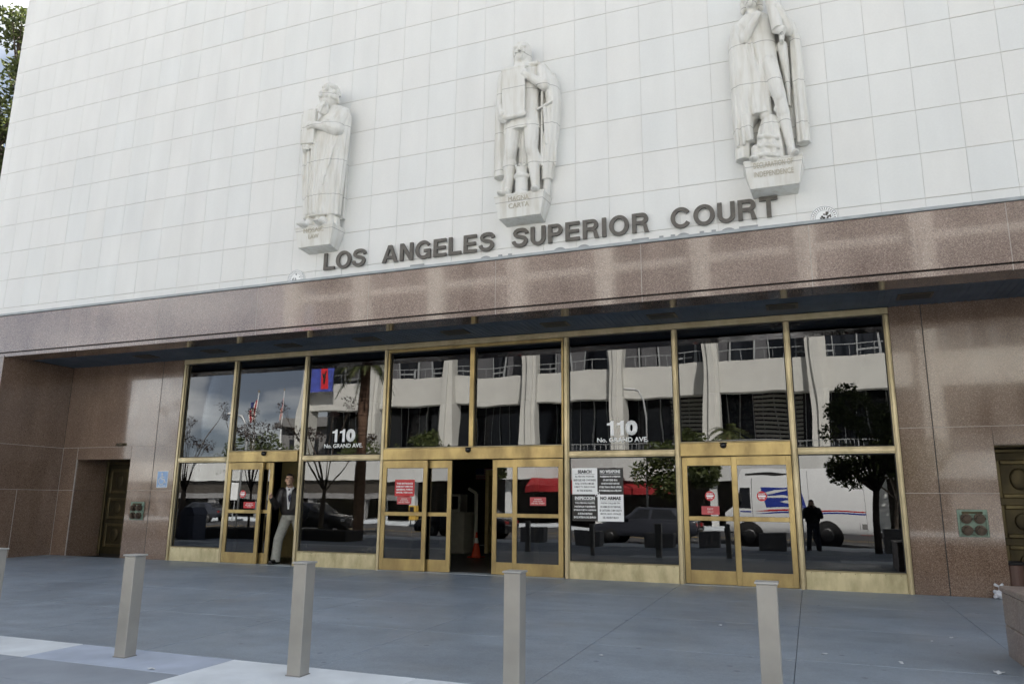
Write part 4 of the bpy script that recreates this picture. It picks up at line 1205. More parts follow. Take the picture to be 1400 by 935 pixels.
# ---------------------------------------------------------------- signs on glass and stone
for x, lab in ((-8.69, 'white address lettering 110 No. Grand Ave. on the glass left of the middle doors'), (-2.99, 'white address lettering 110 No. Grand Ave. on the glass right of the middle doors')):
    a = thing('address_lettering', lab, 'lettering', (x, 0.027, 2.31), 0, 'address lettering on the glass')
    for dx in (-0.215, -0.035):
        MB().prism([(dx + 0.065, 0, 0.118), (dx + 0.065, 0, 0.373), (dx + 0.02, 0, 0.373), (dx - 0.005, 0, 0.342), (dx - 0.055, 0, 0.332), (dx - 0.055, 0, 0.298), (dx + 0.005, 0, 0.298), (dx + 0.005, 0, 0.118)], (0, -0.002, 0)).build('street_number', M['white'], a)
    text('street_number', '0', M['white'], a, (0.165, 0, 0.114), w=0.215, h=0.263, ext=0.002, bold=0.06)
    text('street_name', 'No. GRAND AVE.', M['white'], a, (0, 0, 0), w=0.90, h=0.085, ext=0.002, bold=0.025)

def notice(name, label, x, z, w, h, lines, face, ink, y=-0.064, hs=None, group=None, bold=0.03, frame_=None, round_=False):
    n_ = thing(name, label, 'sign', (x, y, z), 0, group)
    if round_: MB().tube((0, 0, 0), (0, -0.003, 0), w / 2, n=32).build('sign_face', M[face], n_)
    else: MB().box(-w / 2, w / 2, -0.003, 0, -h / 2, h / 2).build('sign_face', M[face], n_)
    hs = hs or [h * 0.72 / len(lines)] * len(lines)
    tot = sum(hs)
    zz = tot / 2
    for s, q in zip(lines, hs):
        zz -= q
        tw = min(w * 0.86, 0.78 * q * 0.62 * len(s))
        text('print', s, M[ink], n_, (0, -0.0035, zz + q * 0.18), w=tw, h=q * 0.62, ext=0.0012, bold=bold, res=2)
    return n_
YG = -0.0565     # glass face of the front leaves
notice('red_notice', 'bright red notice with white capitals on the left leaf of the middle doors', -7.205, 1.52, 0.42, 0.31, ('THIS ENTRANCE', 'DOES NOT OPEN FOR', 'GENERAL PUBLIC', 'UNTIL 7:30 A.M.'), 'sign_red', 'white', YG, bold=0.05)
notice('small_notice', 'small faded red notice just under the bright red one', -7.205, 1.285, 0.30, 0.135, ('ENTRANCE', 'AFTER HOURS', 'USE HILL STREET'), 'sign_pink', 'cream', YG)
notice('small_notice', 'small faded red notice alone on the right leaf of the middle doors', -4.515, 1.29, 0.30, 0.145, ('ENTRANCE', 'AFTER HOURS', 'USE HILL STREET'), 'sign_pink', 'cream', YG)
notice('exit_sign', 'faded red EXIT ONLY sign on the right hand doors', -1.545, 1.168, 0.285, 0.135, ('EXIT', 'ONLY'), 'sign_pink', 'cream', 0.0235, bold=0.0)
notice('red_notice', 'small red notice under the round sticker on the leftmost door', -10.83, 1.168, 0.29, 0.125, ('NOT AN EXIT', 'USE OTHER DOOR', 'TO LEAVE'), 'sign_red', 'white', YG)
for x, y, z, lab in ((-1.545, 0.0235, 1.40, 'round red DO NOT ENTER sticker above the EXIT ONLY sign'), (-0.725, YG, 1.40, 'round red DO NOT ENTER sticker beside the exit door mullion on the far right leaf'), (-11.02, YG, 1.39, 'round red DO NOT ENTER sticker on the leftmost door')):
    s = thing('door_sticker', lab, 'sticker', (x, y, z), 0, 'round red door stickers')
    MB().tube((0, 0, 0), (0, -0.002, 0), 0.078, n=32).build('sticker_face', M['sign_red'], s)
    MB().box(-0.058, 0.058, -0.0035, -0.0022, -0.013, 0.015).build('white_bar', M['white'], s)
    text('print', 'DO NOT', M['white'], s, (0, -0.0022, 0.022), w=0.10, h=0.026, ext=0.001, bold=0.05, res=2)
    text('print', 'ENTER', M['white'], s, (0, -0.0022, -0.046), w=0.09, h=0.026, ext=0.001, bold=0.05, res=2)

po = thing('security_poster', 'black and white four part security notice on the glass beside the middle doors', 'poster', (-3.447, 0.0255, 1.417))
quads = ((-1, 1, 'white', 'sign_black', 'SEARCH', ('ALL PERSONS, PACKAGES,', 'BRIEFCASES AND CONTAINERS', 'IN ALL COURTROOMS ARE', 'SUBJECT TO SEARCH WHILE', 'IN THIS BUILDING.')),
         (1, 1, 'sign_black', 'white', 'NO WEAPONS', ('POSSESSION OF A WEAPON', 'OF ANY KIND IN A', 'COURTHOUSE BY ANYONE', 'OTHER THAN A PEACE OFFICER', 'IS PUNISHABLE AS A FELONY')),
         (-1, -1, 'sign_black', 'white', 'INSPECCION', ('TODA PERSONA, PAQUETE,', 'PORTAFOLIO Y RECIPIENTE', 'ESTARAN SUJETOS A REVISION', 'SI SE ENCUENTRAN', 'EN EL INTERIOR DEL EDIFICIO')),
         (1, -1, 'white', 'sign_black', 'NO ARMAS', ('PORTAR CUALQUIER TIPO', 'DE ARMA EN UN TRIBUNAL', 'SE CASTIGARA COMO DELITO', 'MAYOR, SALVO OFICIALES', 'DEL ORDEN PUBLICO')))
for qx, qz, fc, ink, ti, body in quads:
    cx, cz = qx * 0.2285, qz * 0.227
    p = MB().box(cx - 0.2275, cx + 0.2275, -0.004 if fc == 'white' else -0.003, 0, cz - 0.226, cz + 0.226).build('notice_panel', M[fc], po)
    text('heading', ti, M[ink], p, (cx, -0.0045, cz + 0.135), w=0.25 if len(ti) < 8 else 0.36, h=0.058, ext=0.0012, bold=0.05, res=2)
    MB().box(cx - 0.18, cx + 0.18, -0.0055, -0.0042, cz + 0.118, cz + 0.123).build('rule', M[ink], p)
    for k, s in enumerate(body):
        text('print', s, M[ink], p, (cx, -0.0045, cz + 0.060 - k * 0.060), w=min(0.40, 0.0162 * len(s)), h=0.036, ext=0.001, bold=0.02 if ink == 'sign_black' else 0.05, res=1)
MB().tube((0, -0.004, 0), (0, -0.007, 0), 0.042, n=28).build('round_emblem', M['white'], po)
em = MB(); em.box(0.004, 0.030, -0.0085, -0.0072, 0.004, 0.028).box(-0.030, -0.004, -0.0085, -0.0072, -0.028, -0.004)
em.build('round_emblem_mark', M['sign_black'], po)

# wheelchair sign
w = thing('wheelchair_sign', 'pale blue wheelchair access sign on the granite beside the glass', 'sign', (-13.295, -0.002, 1.70))
MB().box(-0.155, 0.155, -0.004, 0, -0.18, 0.18).build('sign_face', M['white'], w)
MB().box(-0.143, 0.143, -0.006, -0.0042, -0.168, 0.168).build('blue_field', M['sign_blue'], w)
ws_ = MB()
def seg2(pts, r=0.010):
    for a, b_ in zip(pts, pts[1:]):
        A, B = Vector((a[0], 0, a[1])), Vector((b_[0], 0, b_[1]))
        d = (B - A); n_ = Vector((-d.z, 0, d.x)).normalized() * r; e_ = d.normalized() * r * 0.6
        ws_.prism([A + n_ - e_ + Vector((0, -0.0065, 0)), A - n_ - e_ + Vector((0, -0.0065, 0)), B - n_ + e_ + Vector((0, -0.0065, 0)), B + n_ + e_ + Vector((0, -0.0065, 0))], (0, -0.0012, 0))
seg2([(-0.015, 0.09), (-0.010, 0.0), (0.055, 0.0), (0.085, -0.075), (0.105, -0.065)], 0.011)
seg2([(-0.013, 0.05), (0.045, 0.05)])
seg2([(-0.02 + 0.078 * math.cos(t), -0.035 + 0.078 * math.sin(t)) for t in [2.0 + i * 0.33 for i in range(14)]])
ws_.tube((-0.017, -0.0065, 0.118), (-0.017, -0.0078, 0.118), 0.020, n=16)
ws_.build('wheelchair_symbol', M['white'], w)
text('print', 'ENTRANCE', M['white'], w, (0, -0.0062, -0.155), w=0.20, h=0.026, ext=0.001, bold=0.04, res=2)

# fire hose connections
def hose_box(x, z, label):
    h = thing('hose_connection', label, 'fire hose inlet', (x, -0.002, z), 0, 'fire hose inlets on the granite')
    p = MB().box(-0.195, 0.195, -0.02, 0, -0.195, 0.195, 0.006)
    p.build('plate', M['verdigris'], h)
    MB().box(-0.135, 0.135, -0.028, -0.021, 0.135, 0.165, 0.004).build('nameplate', M['bronze_dark'], h)
    MB().box(-0.165, 0.165, -0.027, -0.0205, -0.165, 0.12, 0.01).build('recess_plate', M['verdigris'], h)
    for a in (-0.085, 0.085):
        for b_ in (-0.10, 0.065):
            c = MB(); c.tube((a, -0.027, b_), (a, -0.055, b_), 0.076, 0.072, 20).tube((a, -0.0552, b_), (a, -0.10, b_ - 0.006), 0.058, 0.055, 8).tube((a, -0.1002, b_ - 0.006), (a, -0.112, b_ - 0.007), 0.03, 0.03, 12)
            k = c.build('hose_cap', M['verdigris_dark'], h)
            MB().cap((a - 0.07, -0.07, b_), (a + 0.07, -0.07, b_), 0.012, n=8).build('lug', M['verdigris_dark'], k)
    return h
hose_box(-13.925, 1.015, 'green brass four outlet fire hose plate on the granite left of the entrance')
hose_box(2.185, 1.03, 'green brass four outlet fire hose plate on the granite right of the entrance')

# ---------------------------------------------------------------- bollards, bins, planter, litter
bo = thing('bollard', 'square steel bollard nearest the right edge, in front of the exit doors', 'bollard', (-0.30, -7.68, gz(-7.68)), 0, 'steel bollards in a row across the plaza')
MB().box(-0.062, 0.062, -0.062, 0.062, -0.02, 0.842, 0.004).build('post', M['bollard'], bo)
MB().box(-0.072, 0.072, -0.072, 0.072, 0.8425, 0.856, 0.003).build('cap_plate', M['bollard_cap'], bo)
MB().box(-0.070, 0.070, -0.070, 0.070, -0.02, 0.006, 0.003).build('base_ring', M['concrete_grey'], bo)  # slightly wider grey ring round the post foot
for x, lab in ((-2.03, 'square steel bollard in front of the middle doors, second from the right'), (-3.85, 'square steel bollard standing in front of the man, middle of the row'), (-5.66, 'square steel bollard on the bluish slab, second from the left'), (-7.45, 'square steel bollard cut by the left edge of the picture')):
    dup(bo, (x, -7.68, gz(-7.68)), None, lab)
tr = thing('trash_can', 'brown round trash can in front of the right granite niche', 'trash can', (2.66, 0.30, 0))
MB().lathe([(0.15, 0.0), (0.155, 0.02), (0.165, 0.44), (0.165, 0.445)], (0, 0, 0), 24).build('can_body', M['trash'], tr, False)
MB().lathe([(0.165, 0.446), (0.205, 0.455), (0.21, 0.475), (0.20, 0.49), (0.13, 0.492), (0.125, 0.47)], (0, 0, 0), 28).build('rim', M['black'], tr)
bg_ = MB()
random.seed(2)
bg_.ell((0, 0, 0.06), (0.085, 0.08, 0.065), seg=14).ell((0.06, 0.02, 0.07), (0.05, 0.05, 0.06), seg=10).cap((-0.01, 0, 0.11), (-0.02, 0, 0.17), 0.025, 0.012).cap((-0.02, 0, 0.165), (-0.07, -0.01, 0.19), 0.012, 0.022).cap((-0.02, 0, 0.165), (0.02, 0.01, 0.195), 0.012, 0.02)
for i in range(40): bg_.ell((random.uniform(-0.09, 0.12), random.uniform(-0.07, 0.07), random.uniform(0.02, 0.12)), (random.uniform(0.01, 0.035),) * 3, seg=6)
bagr = thing('plastic_bag', 'knotted white plastic bag on the ground by the trash can', 'bag', (2.42, -0.12, 0))
remesh(bg_, 'bag_body', M['bag'], bagr, 0.008, 3)
pl = thing('planter', 'large granite planter box cut by the right edge of the picture', 'planter', (2.90, -5.35, gz(-5.3)))
p = MB()
for h0, h1, gx in ((0.0, 0.275, 0.0), (0.279, 0.56, 0.0)):
    p.box(-1.33, 1.33, -0.72, 0.72, h0, h1, 0.008)
p.build('granite_box', M['planter'], pl)
MB().box(-1.345, -1.0, -0.735, 0.735, 0.562, 0.61, 0.01).box(1.0, 1.345, -0.735, 0.735, 0.562, 0.61, 0.01).box(-0.999, 0.999, -0.735, -0.5, 0.562, 0.61, 0.01).box(-0.999, 0.999, 0.5, 0.735, 0.562, 0.61, 0.01).build('coping', M['planter'], pl)
MB().box(-0.995, 0.995, -0.495, 0.495, 0.561, 0.585).build('soil', M['soil'], pl)
random.seed(12)
for x, y, s, lab in ((-1.02, -3.99, 0.035, 'small pale scrap of paper lying in front of the exit doors'), (1.23, -3.85, 0.035, 'pale paper scrap near the plaza joint on the right'), (1.02, -4.13, 0.025, 'tiny pale scrap beside another scrap on the right of the plaza'), (0.63, -5.35, 0.05, 'white paper scrap between the last bollard and the planter'), (1.33, -5.5, 0.07, 'white crumpled litter at the foot of the planter'), (-1.83, -6.05, 0.04, 'pale scrap on the paving right of the middle bollard'), (0.02, -5.23, 0.05, 'white scrap just right of the rightmost bollard'), (-5.05, -7.98, 0.05, 'white scrap beside the bollard on the bluish slab')):
    t = MB()
    for k in range(3):
        s *= 0.85
        t.obox((random.uniform(-s, s) * 0.4, random.uniform(-s, s) * 0.3, s * 0.1 + k * 0.003), (s * random.uniform(0.7, 1.3), s * random.uniform(0.5, 1.0), 0.002), (random.uniform(-0.3, 0.3), random.uniform(-0.3, 0.3), random.uniform(0, 3)))
    o = t.build('paper_scrap', M['paper'])
    o.location = (x, y, gz(y) + 0.003)
    tag(o, lab, 'litter', 'paper scraps on the plaza')

# ---------------------------------------------------------------- things in the dim lobby
co = thing('traffic_cone', 'orange traffic cone with a white collar inside the open middle doorway', 'traffic cone', (-7.43, 3.9, 0))
MB().lathe([(0.115, 0.035), (0.052, 0.33), (0.052, 0.331)], (0, 0, 0), 22).lathe([(0.034, 0.452), (0.022, 0.55), (0.021, 0.58)], (0, 0, 0), 22).build('cone_body', M['orange'], co, False)
MB().lathe([(0.053, 0.331), (0.0345, 0.452)], (0, 0, 0), 22).build('collar', M['reflect_white'], co)
MB().box(-0.16, 0.16, -0.16, 0.16, 0.0, 0.034, 0.01).build('cone_base', M['orange'], co)
ma = thing('screening_machine', 'pale boxy security machine standing behind the open middle doorway', 'machine', (-8.55, 5.3, 0))
MB().box(-0.42, 0.28, -0.3, 0.4, 0.0, 1.02, 0.02).build('cabinet', M['machine'], ma)
MB().box(-0.36, 0.10, -0.2, 0.3, 1.021, 1.48, 0.02).build('upper_unit', M['machine'], ma)
MB().box(-0.30, 0.05, -0.212, -0.201, 1.10, 1.42).build('screen', M['black_gloss'], ma)
MB().tube((0.52, -0.1, 0.0), (0.52, -0.1, 1.5), 0.05, n=12).tube((0.52, -0.1, 1.5), (0.30, -0.1, 1.62), 0.04, n=10).build('detector_post', M['machine'], ma)
wal = thing('metal_detector', 'pale walk through metal detector arch in the lobby beside the machine', 'metal detector', (-7.45, 5.6, 0))
MB().box(-0.40, -0.30, -0.25, 0.25, 0, 2.1, 0.01).build('side_panel', M['lobby_wall'], wal)
MB().box(0.42, 0.52, -0.25, 0.25, 0, 2.1, 0.01).build('side_panel', M['lobby_wall'], wal)
MB().box(-0.299, 0.419, -0.25, 0.25, 1.95, 2.1, 0.01).build('cross_head', M['lobby_wall'], wal)
fl = thing('flag', 'dim striped american flag hung on the lobby wall above the machine', 'flag', (-9.42, 8.98, 1.97))
for k in range(13):
    MB().box(-0.30, 0.36, -0.02, 0, k * 0.027, (k + 1) * 0.027).build('stripe', M['flag_red' if k % 2 == 0 else 'flag_white'], fl)
MB().box(-0.302, -0.02, -0.026, -0.0205, 0.16, 0.352).build('canton', M['flag_blue'], fl)
# ---------------------------------------------------------------- people
def fingers(mb, c, d, palm, s=1.0, curl=0.6):
    c, d, palm = Vector(c), Vector(d).normalized(), Vector(palm).normalized()
    w = d.cross(palm).normalized()
    mb.ell(c + d * 0.045 * s, (0.038 * s, 0.038 * s, 0.045 * s), seg=8)
    mb.cap(c, c + d * 0.07 * s, 0.028 * s, 0.034 * s, 8)
    for i in range(4):
        l = (0.075, 0.085, 0.08, 0.062)[i] * s
        a = c + d * 0.085 * s + w * (i - 1.5) * 0.021 * s
        b_ = a + (d * (1 - 0.3 * curl) + palm * curl * 0.5).normalized() * l * 0.5
        e_ = b_ + (d * (1 - curl) + palm * curl).normalized() * l * 0.5
        mb.cap(a, b_, 0.0095 * s, 0.009 * s, 6); mb.cap(b_, e_, 0.009 * s, 0.0075 * s, 6)
    t0 = c + d * 0.025 * s - w * 0.03 * s
    t1 = t0 + (d * 0.6 - w * 0.7 + palm * 0.3).normalized() * 0.04 * s
    mb.cap(t0, t1, 0.012 * s, 0.011 * s, 6); mb.cap(t1, t1 + (d + palm * 0.5).normalized() * 0.032 * s, 0.0105 * s, 0.009 * s, 6)

def person(label, loc, rotz, J, m_top, m_leg, yaw=0.0, shirt=True, group=None):
    r = thing('person', label, 'person', loc, rotz, group)
    V_ = {k: Vector(v) for k, v in J.items()}
    hd = V_['head']
    Rh = Euler((0, 0, yaw)).to_matrix()
    def P(x, y, z): return hd + Rh @ Vector((x, y, z))
    b_ = MB()
    b_.ell(P(0, 0.012, 0.02), (0.074, 0.092, 0.105), (0, 0, yaw), 18)
    b_.ell(P(0, -0.022, -0.06), (0.058, 0.064, 0.062), (0, 0, yaw), 14)
    b_.cap(P(0, -0.078, 0.015), P(0, -0.102, -0.028), 0.009, 0.014, 8)
    b_.cap(P(-0.042, -0.07, 0.03), P(0.042, -0.07, 0.03), 0.013, n=8)
    b_.cap(P(-0.02, -0.078, -0.058), P(0.02, -0.078, -0.058), 0.009, n=8)
    b_.ell(P(0, -0.068, -0.095), (0.028, 0.024, 0.02), seg=8)
    for q in (-1, 1): b_.ell(P(q * 0.076, 0.012, -0.012), (0.012, 0.02, 0.03), seg=8)
    b_.cap(V_['neck'] - Vector((0, 0, 0.06)), hd - Vector((0, -0.015, 0.05)), 0.058, 0.052, 14)
    b_.cap(V_['chest'], V_['neck'] - Vector((0, 0, 0.08)), 0.12, 0.07, 12)
    b_.cap(V_['pelvis'], V_['chest'], 0.115, 0.125, 12)
    for s_ in 'LR':
        b_.cap(V_['sh' + s_], V_['el' + s_], 0.046, 0.038, 10); b_.cap(V_['el' + s_], V_['ha' + s_], 0.037, 0.026, 10)
        d = V_['ha' + s_] - V_['el' + s_]
        fingers(b_, V_['ha' + s_], d, V_.get('pa' + s_, Vector((0, -1, 0))), 1.0, 0.6)
        b_.cap(V_['hi' + s_], V_['kn' + s_], 0.075, 0.055, 10); b_.cap(V_['kn' + s_], V_['an' + s_], 0.052, 0.036, 10)
        b_.cap(V_['an' + s_], V_['an' + s_].lerp(V_['to' + s_], 0.55), 0.034, 0.022, 8)
    remesh(b_, 'body', M['skin'], r, 0.0075, 2)
    h = MB()
    h.ell(P(0, 0.032, 0.046), (0.079, 0.088, 0.088), (0, 0, yaw), 18)
    h.ell(P(0, 0.05, -0.01), (0.072, 0.062, 0.075), (0, 0, yaw), 12)
    h.ell(P(0, -0.025, 0.098), (0.055, 0.045, 0.026), (0, 0, yaw), 12)
    remesh(h, 'hair', M['hair'], r, 0.008, 1)
    if shirt:
        e_ = MB()
        for q in (-1, 1):
            e_.ell(P(q * 0.031, -0.079, 0.012), (0.011, 0.006, 0.005), seg=8)
            e_.cap(P(q * 0.015, -0.086, 0.036), P(q * 0.05, -0.078, 0.038), 0.005, n=6)
        e_.cap(P(-0.022, -0.086, -0.043), P(0.022, -0.086, -0.043), 0.0035, n=6)
        e_.ell(P(0, -0.087, -0.098), (0.018, 0.009, 0.010), seg=8)
        e_.build('brows_and_beard', M['hair'], r, True)
    # upper garment
    g = MB()
    pv, ch, nk = V_['pelvis'], V_['chest'], V_['neck']
    g.loft([(pv.x, pv.y, pv.z + 0.0, 0.195, 0.142, 0.02, 9, 0), (pv.x * .8 + ch.x * .2, pv.y * .8 + ch.y * .2, pv.z + 0.09, 0.222, 0.162, 0.03, 8, 1), (pv.x * .5 + ch.x * .5, pv.y * .5 + ch.y * .5, (pv.z + ch.z) / 2, 0.225, 0.165, 0.025, 7, 2), (ch.x, ch.y, ch.z, 0.228, 0.158, 0.015, 5, 0), (nk.x * .5 + ch.x * .5, nk.y * .5 + ch.y * .5 , ch.z + 0.09, 0.20, 0.125), (nk.x, nk.y, nk.z - 0.03, 0.12, 0.09), (nk.x, nk.y, nk.z + 0.01, 0.075, 0.075)], 40)
    for s_ in 'LR':
        sh, el, ha = V_['sh' + s_], V_['el' + s_], V_['ha' + s_]
        g.cap(sh, el, 0.088, 0.072, 12); g.cap(el, ha - (ha - el).normalized() * 0.005, 0.070, 0.052, 12)
        for k in range(3): g.ell(el.lerp(sh, 0.1 + k * 0.15), (0.066, 0.066, 0.022), (0.4, 0.3 * k, 0), 8)
        g.ell(el.lerp(ha, 0.25), (0.064, 0.06, 0.022), (0.5, -0.4, 0), 8)
    remesh(g, 'jacket' if shirt else 'coat', m_top, r, 0.011, 2)
    if shirt:
        s_ = MB()
        yf = -0.166
        s_.prism([(nk.x - 0.055, nk.y - 0.085, nk.z - 0.005), (nk.x + 0.055, nk.y - 0.085, nk.z - 0.005), (ch.x + 0.025, ch.y + yf - 0.008, ch.z), (pv.x - 0.01, pv.y - 0.192, pv.z + 0.12), (pv.x - 0.035, pv.y - 0.192, pv.z + 0.12), (ch.x - 0.05, ch.y + yf - 0.008, ch.z)], (0, -0.016, 0))
        s_.prism([(nk.x - 0.07, nk.y - 0.05, nk.z + 0.025), (nk.x - 0.005, nk.y - 0.098, nk.z - 0.035), (nk.x - 0.05, nk.y - 0.095, nk.z - 0.055), (nk.x - 0.082, nk.y - 0.06, nk.z - 0.01)], (0, -0.014, 0))
        s_.prism([(nk.x + 0.07, nk.y - 0.05, nk.z + 0.025), (nk.x + 0.005, nk.y - 0.098, nk.z - 0.035), (nk.x + 0.05, nk.y - 0.095, nk.z - 0.055), (nk.x + 0.082, nk.y - 0.06, nk.z - 0.01)], (0, -0.014, 0))
        s_.build('shirt', M['shirt'], r)
        t = MB()
        t.prism([(nk.x - 0.02, nk.y - 0.105, nk.z - 0.02), (nk.x + 0.02, nk.y - 0.105, nk.z - 0.02), (nk.x + 0.013, nk.y - 0.115, nk.z - 0.055), (ch.x + 0.034, ch.y + yf - 0.03, ch.z - 0.03), (ch.x + 0.005, ch.y + yf - 0.032, ch.z - 0.12), (ch.x - 0.022, ch.y + yf - 0.03, ch.z - 0.03), (nk.x - 0.013, nk.y - 0.115, nk.z - 0.055)], (0, -0.006, 0))
        t.build('tie', M['tie'], r)
    l_ = MB()
    l_.loft([(pv.x, pv.y, pv.z - 0.10, 0.165, 0.125), (pv.x, pv.y, pv.z + 0.0, 0.18, 0.135, 0.02, 8, 0), (pv.x, pv.y, pv.z + 0.07, 0.175, 0.13)], 30)
    for s_ in 'LR':
        hi, kn, an, to = (V_[k + s_] for k in ('hi', 'kn', 'an', 'to'))
        cu2 = an + Vector((0, 0, -0.01))
        l_.cap(hi, kn, 0.108, 0.088, 14); l_.cap(kn, cu2.lerp(kn, 0.12), 0.088, 0.082, 14)
        l_.tube(kn.lerp(cu2, 0.5), cu2 + Vector((0, 0, -0.035)), 0.083, 0.088, 14)
        for k in range(3): l_.ell(kn.lerp(cu2, 0.72 + k * 0.12), (0.094, 0.092, 0.016), (0.25 * (-1) ** k, 0.2 * (-1) ** k, 0), 10)
        l_.cap(hi + Vector((0, -0.085, 0)), kn.lerp(hi, 0.3) + Vector((0, -0.07, 0)), 0.028, 0.018, 8)
    remesh(l_, 'trousers', m_leg, r, 0.011, 2)
    for s_ in 'LR':
        an, to = V_['an' + s_], V_['to' + s_]
        d = (to - an); d.z = 0; d.normalize()
        f_ = MB()
        a0 = Vector((an.x, an.y, to.z + 0.022)) - d * 0.05
        f_.cap(a0, a0 + d * 0.12, 0.046, 0.048, 12); f_.cap(a0 + d * 0.1, a0 + d * 0.24, 0.046, 0.036, 12); f_.cap(a0 + Vector((0, 0, 0.01)), a0 + d * 0.02 + Vector((0, 0, 0.075)), 0.045, 0.045, 10)
        f_.obox(a0 + d * 0.10 + Vector((0, 0, -0.035)), (0.085, 0.33, 0.02), (0, 0, math.atan2(d.y, d.x) + PI / 2))
        remesh(f_, 'shoe', M['shoe'], r, 0.008, 2)
    return r

man = person('man in dark leather jacket, white shirt and tie stepping out of the left door', (-10.12, 0.36, 0.006), 0.35,
       dict(pelvis=(0.04, 0.02, 0.95), chest=(0.03, -0.01, 1.32), neck=(0.0, -0.03, 1.50), head=(-0.035, -0.05, 1.655), shL=(-0.17, -0.02, 1.42), shR=(0.215, 0.02, 1.42),
            elL=(-0.25, -0.10, 1.12), haL=(-0.275, -0.30, 1.29), paL=(1, -0.2, 0), elR=(0.295, 0.05, 1.14), haR=(0.29, -0.04, 0.90), paR=(-1, 0, 0),
            hiL=(-0.055, 0.01, 0.90), knL=(-0.14, -0.14, 0.48), anL=(-0.17, -0.14, 0.085), toL=(-0.21, -0.40, 0.03), hiR=(0.13, 0.02, 0.90), knR=(0.20, 0.08, 0.49), anR=(0.27, 0.30, 0.10), toR=(0.29, 0.06, 0.03)),
       M['jacket'], M['trousers'], 0.22)
man.scale = (1.10, 1.06, 1.015)
ph = person('dark dressed photographer standing behind the viewpoint raising a camera', (-0.02, -13.34, gz(-13.3) - 0.02), PI,
       dict(pelvis=(0.0, 0.0, 0.88), chest=(0.0, 0.0, 1.20), neck=(0.0, -0.01, 1.36), head=(0.0, -0.03, 1.49), shL=(-0.18, 0, 1.28), shR=(0.18, 0, 1.28),
            elL=(-0.27, -0.10, 1.08), haL=(-0.10, -0.22, 1.36), paL=(1, 0, 0), elR=(0.27, -0.10, 1.08), haR=(0.10, -0.22, 1.36), paR=(-1, 0, 0),
            hiL=(-0.09, 0, 0.84), knL=(-0.12, -0.01, 0.46), anL=(-0.16, 0.02, 0.085), toL=(-0.20, -0.2, 0.03), hiR=(0.09, 0, 0.84), knR=(0.12, -0.01, 0.46), anR=(0.16, 0.02, 0.085), toR=(0.2, -0.2, 0.03)),
       M['dark_cloth'], M['jeans'], 0.0, False)
cm = thing('camera', 'black camera held up by the photographer', 'camera', (-0.02, -13.13, 1.2417))
MB().box(-0.07, 0.07, -0.035, 0.03, -0.05, 0.05, 0.008).build('camera_body', M['camera_black'], cm)
MB().tube((0.0, 0.031, 0), (0, 0.09, 0), 0.035, 0.037, 16).build('lens', M['camera_black'], cm)
person('dark dressed pedestrian walking across the plaza left of the viewpoint', (-11.3, -11.6, gz(-11.6)), PI / 2 + 0.3,
       dict(pelvis=(0.0, 0.0, 0.93), chest=(0.0, -0.02, 1.28), neck=(0.0, -0.03, 1.46), head=(0.0, -0.05, 1.61), shL=(-0.18, 0, 1.38), shR=(0.18, 0, 1.38),
            elL=(-0.24, 0.08, 1.12), haL=(-0.22, 0.0, 0.88), paL=(1, 0, 0), elR=(0.24, -0.08, 1.12), haR=(0.22, -0.22, 0.92), paR=(-1, 0, 0),
            hiL=(-0.09, 0, 0.88), knL=(-0.1, -0.16, 0.48), anL=(-0.1, -0.28, 0.09), toL=(-0.1, -0.5, 0.03), hiR=(0.09, 0, 0.88), knR=(0.1, 0.08, 0.48), anR=(0.1, 0.3, 0.12), toR=(0.1, 0.1, 0.05)),
       M['dark_cloth'], M['jeans'], 0.0, False)

# ---------------------------------------------------------------- trees
def leaf_cloud(clumps, n, size, seed, spread=1.0):
    rnd = random.Random(seed)
    bm = bmesh.new()
    for i in range(n):
        c, r = clumps[rnd.randrange(len(clumps))]
        while True:
            v = Vector((rnd.uniform(-1, 1), rnd.uniform(-1, 1), rnd.uniform(-1, 1)))
            if 0.05 < v.length < 1: break
        v = v.normalized() * (v.length ** 0.6)
        p = Vector(c) + Vector((v.x * r, v.y * r, v.z * r * 0.8))
        a = Vector((rnd.gauss(0, 1), rnd.gauss(0, 1), rnd.gauss(-0.3, 0.7))).normalized()
        b_ = a.orthogonal().normalized()
        b_.rotate(Matrix.Rotation(rnd.uniform(0, 6.28), 3, a))
        s = size * rnd.uniform(0.6, 1.3)
        k = a.cross(b_) * s * 0.15
        pts = [p, p + a * s * 0.45 + b_ * s * 0.26 + k, p + a * s, p + a * s * 0.45 - b_ * s * 0.26 + k]
        bm.faces.new([bm.verts.new(q) for q in pts])
    return bm

def tree(name, label, loc, h, clumps, n, size, seed, m_leaf, trunk_r=0.12, fork=0.4, group=None, bark='bark', limbs=None):
    t = thing(name, label, 'tree', loc, 0, group)
    rnd = random.Random(seed + 100)
    b_ = MB()
    top = Vector((0.1, 0.05, h * fork))
    b_.path([(0, 0, -0.3), (0.03, 0, h * fork * 0.5), top], [trunk_r * 1.25, trunk_r, trunk_r * 0.8], 10)
    for c, r in clumps:
        c = Vector(c)
        m1 = top.lerp(c, 0.5) + Vector((rnd.uniform(-.15, .15), rnd.uniform(-.15, .15), rnd.uniform(0, .2))) * h * 0.12
        b_.path([top - Vector((0, 0, 0.1)), m1, c], [trunk_r * 0.55, trunk_r * 0.32, trunk_r * 0.12], 6)
        for k in range(3):
            e_ = c + Vector((rnd.uniform(-1, 1), rnd.uniform(-1, 1), rnd.uniform(-0.4, 1))) * r * 0.8
            b_.path([m1.lerp(c, 0.6), e_], [trunk_r * 0.14, trunk_r * 0.05], 5)
    b_.build('trunk', M[bark], t, True)
    mb = MB(); mb.bm.free(); mb.bm = leaf_cloud(clumps, n, size, seed)
    me = bpy.data.meshes.new('crown'); mb.bm.to_mesh(me); mb.bm.free(); me.materials.append(m_leaf)
    link('crown', me, t)
    return t

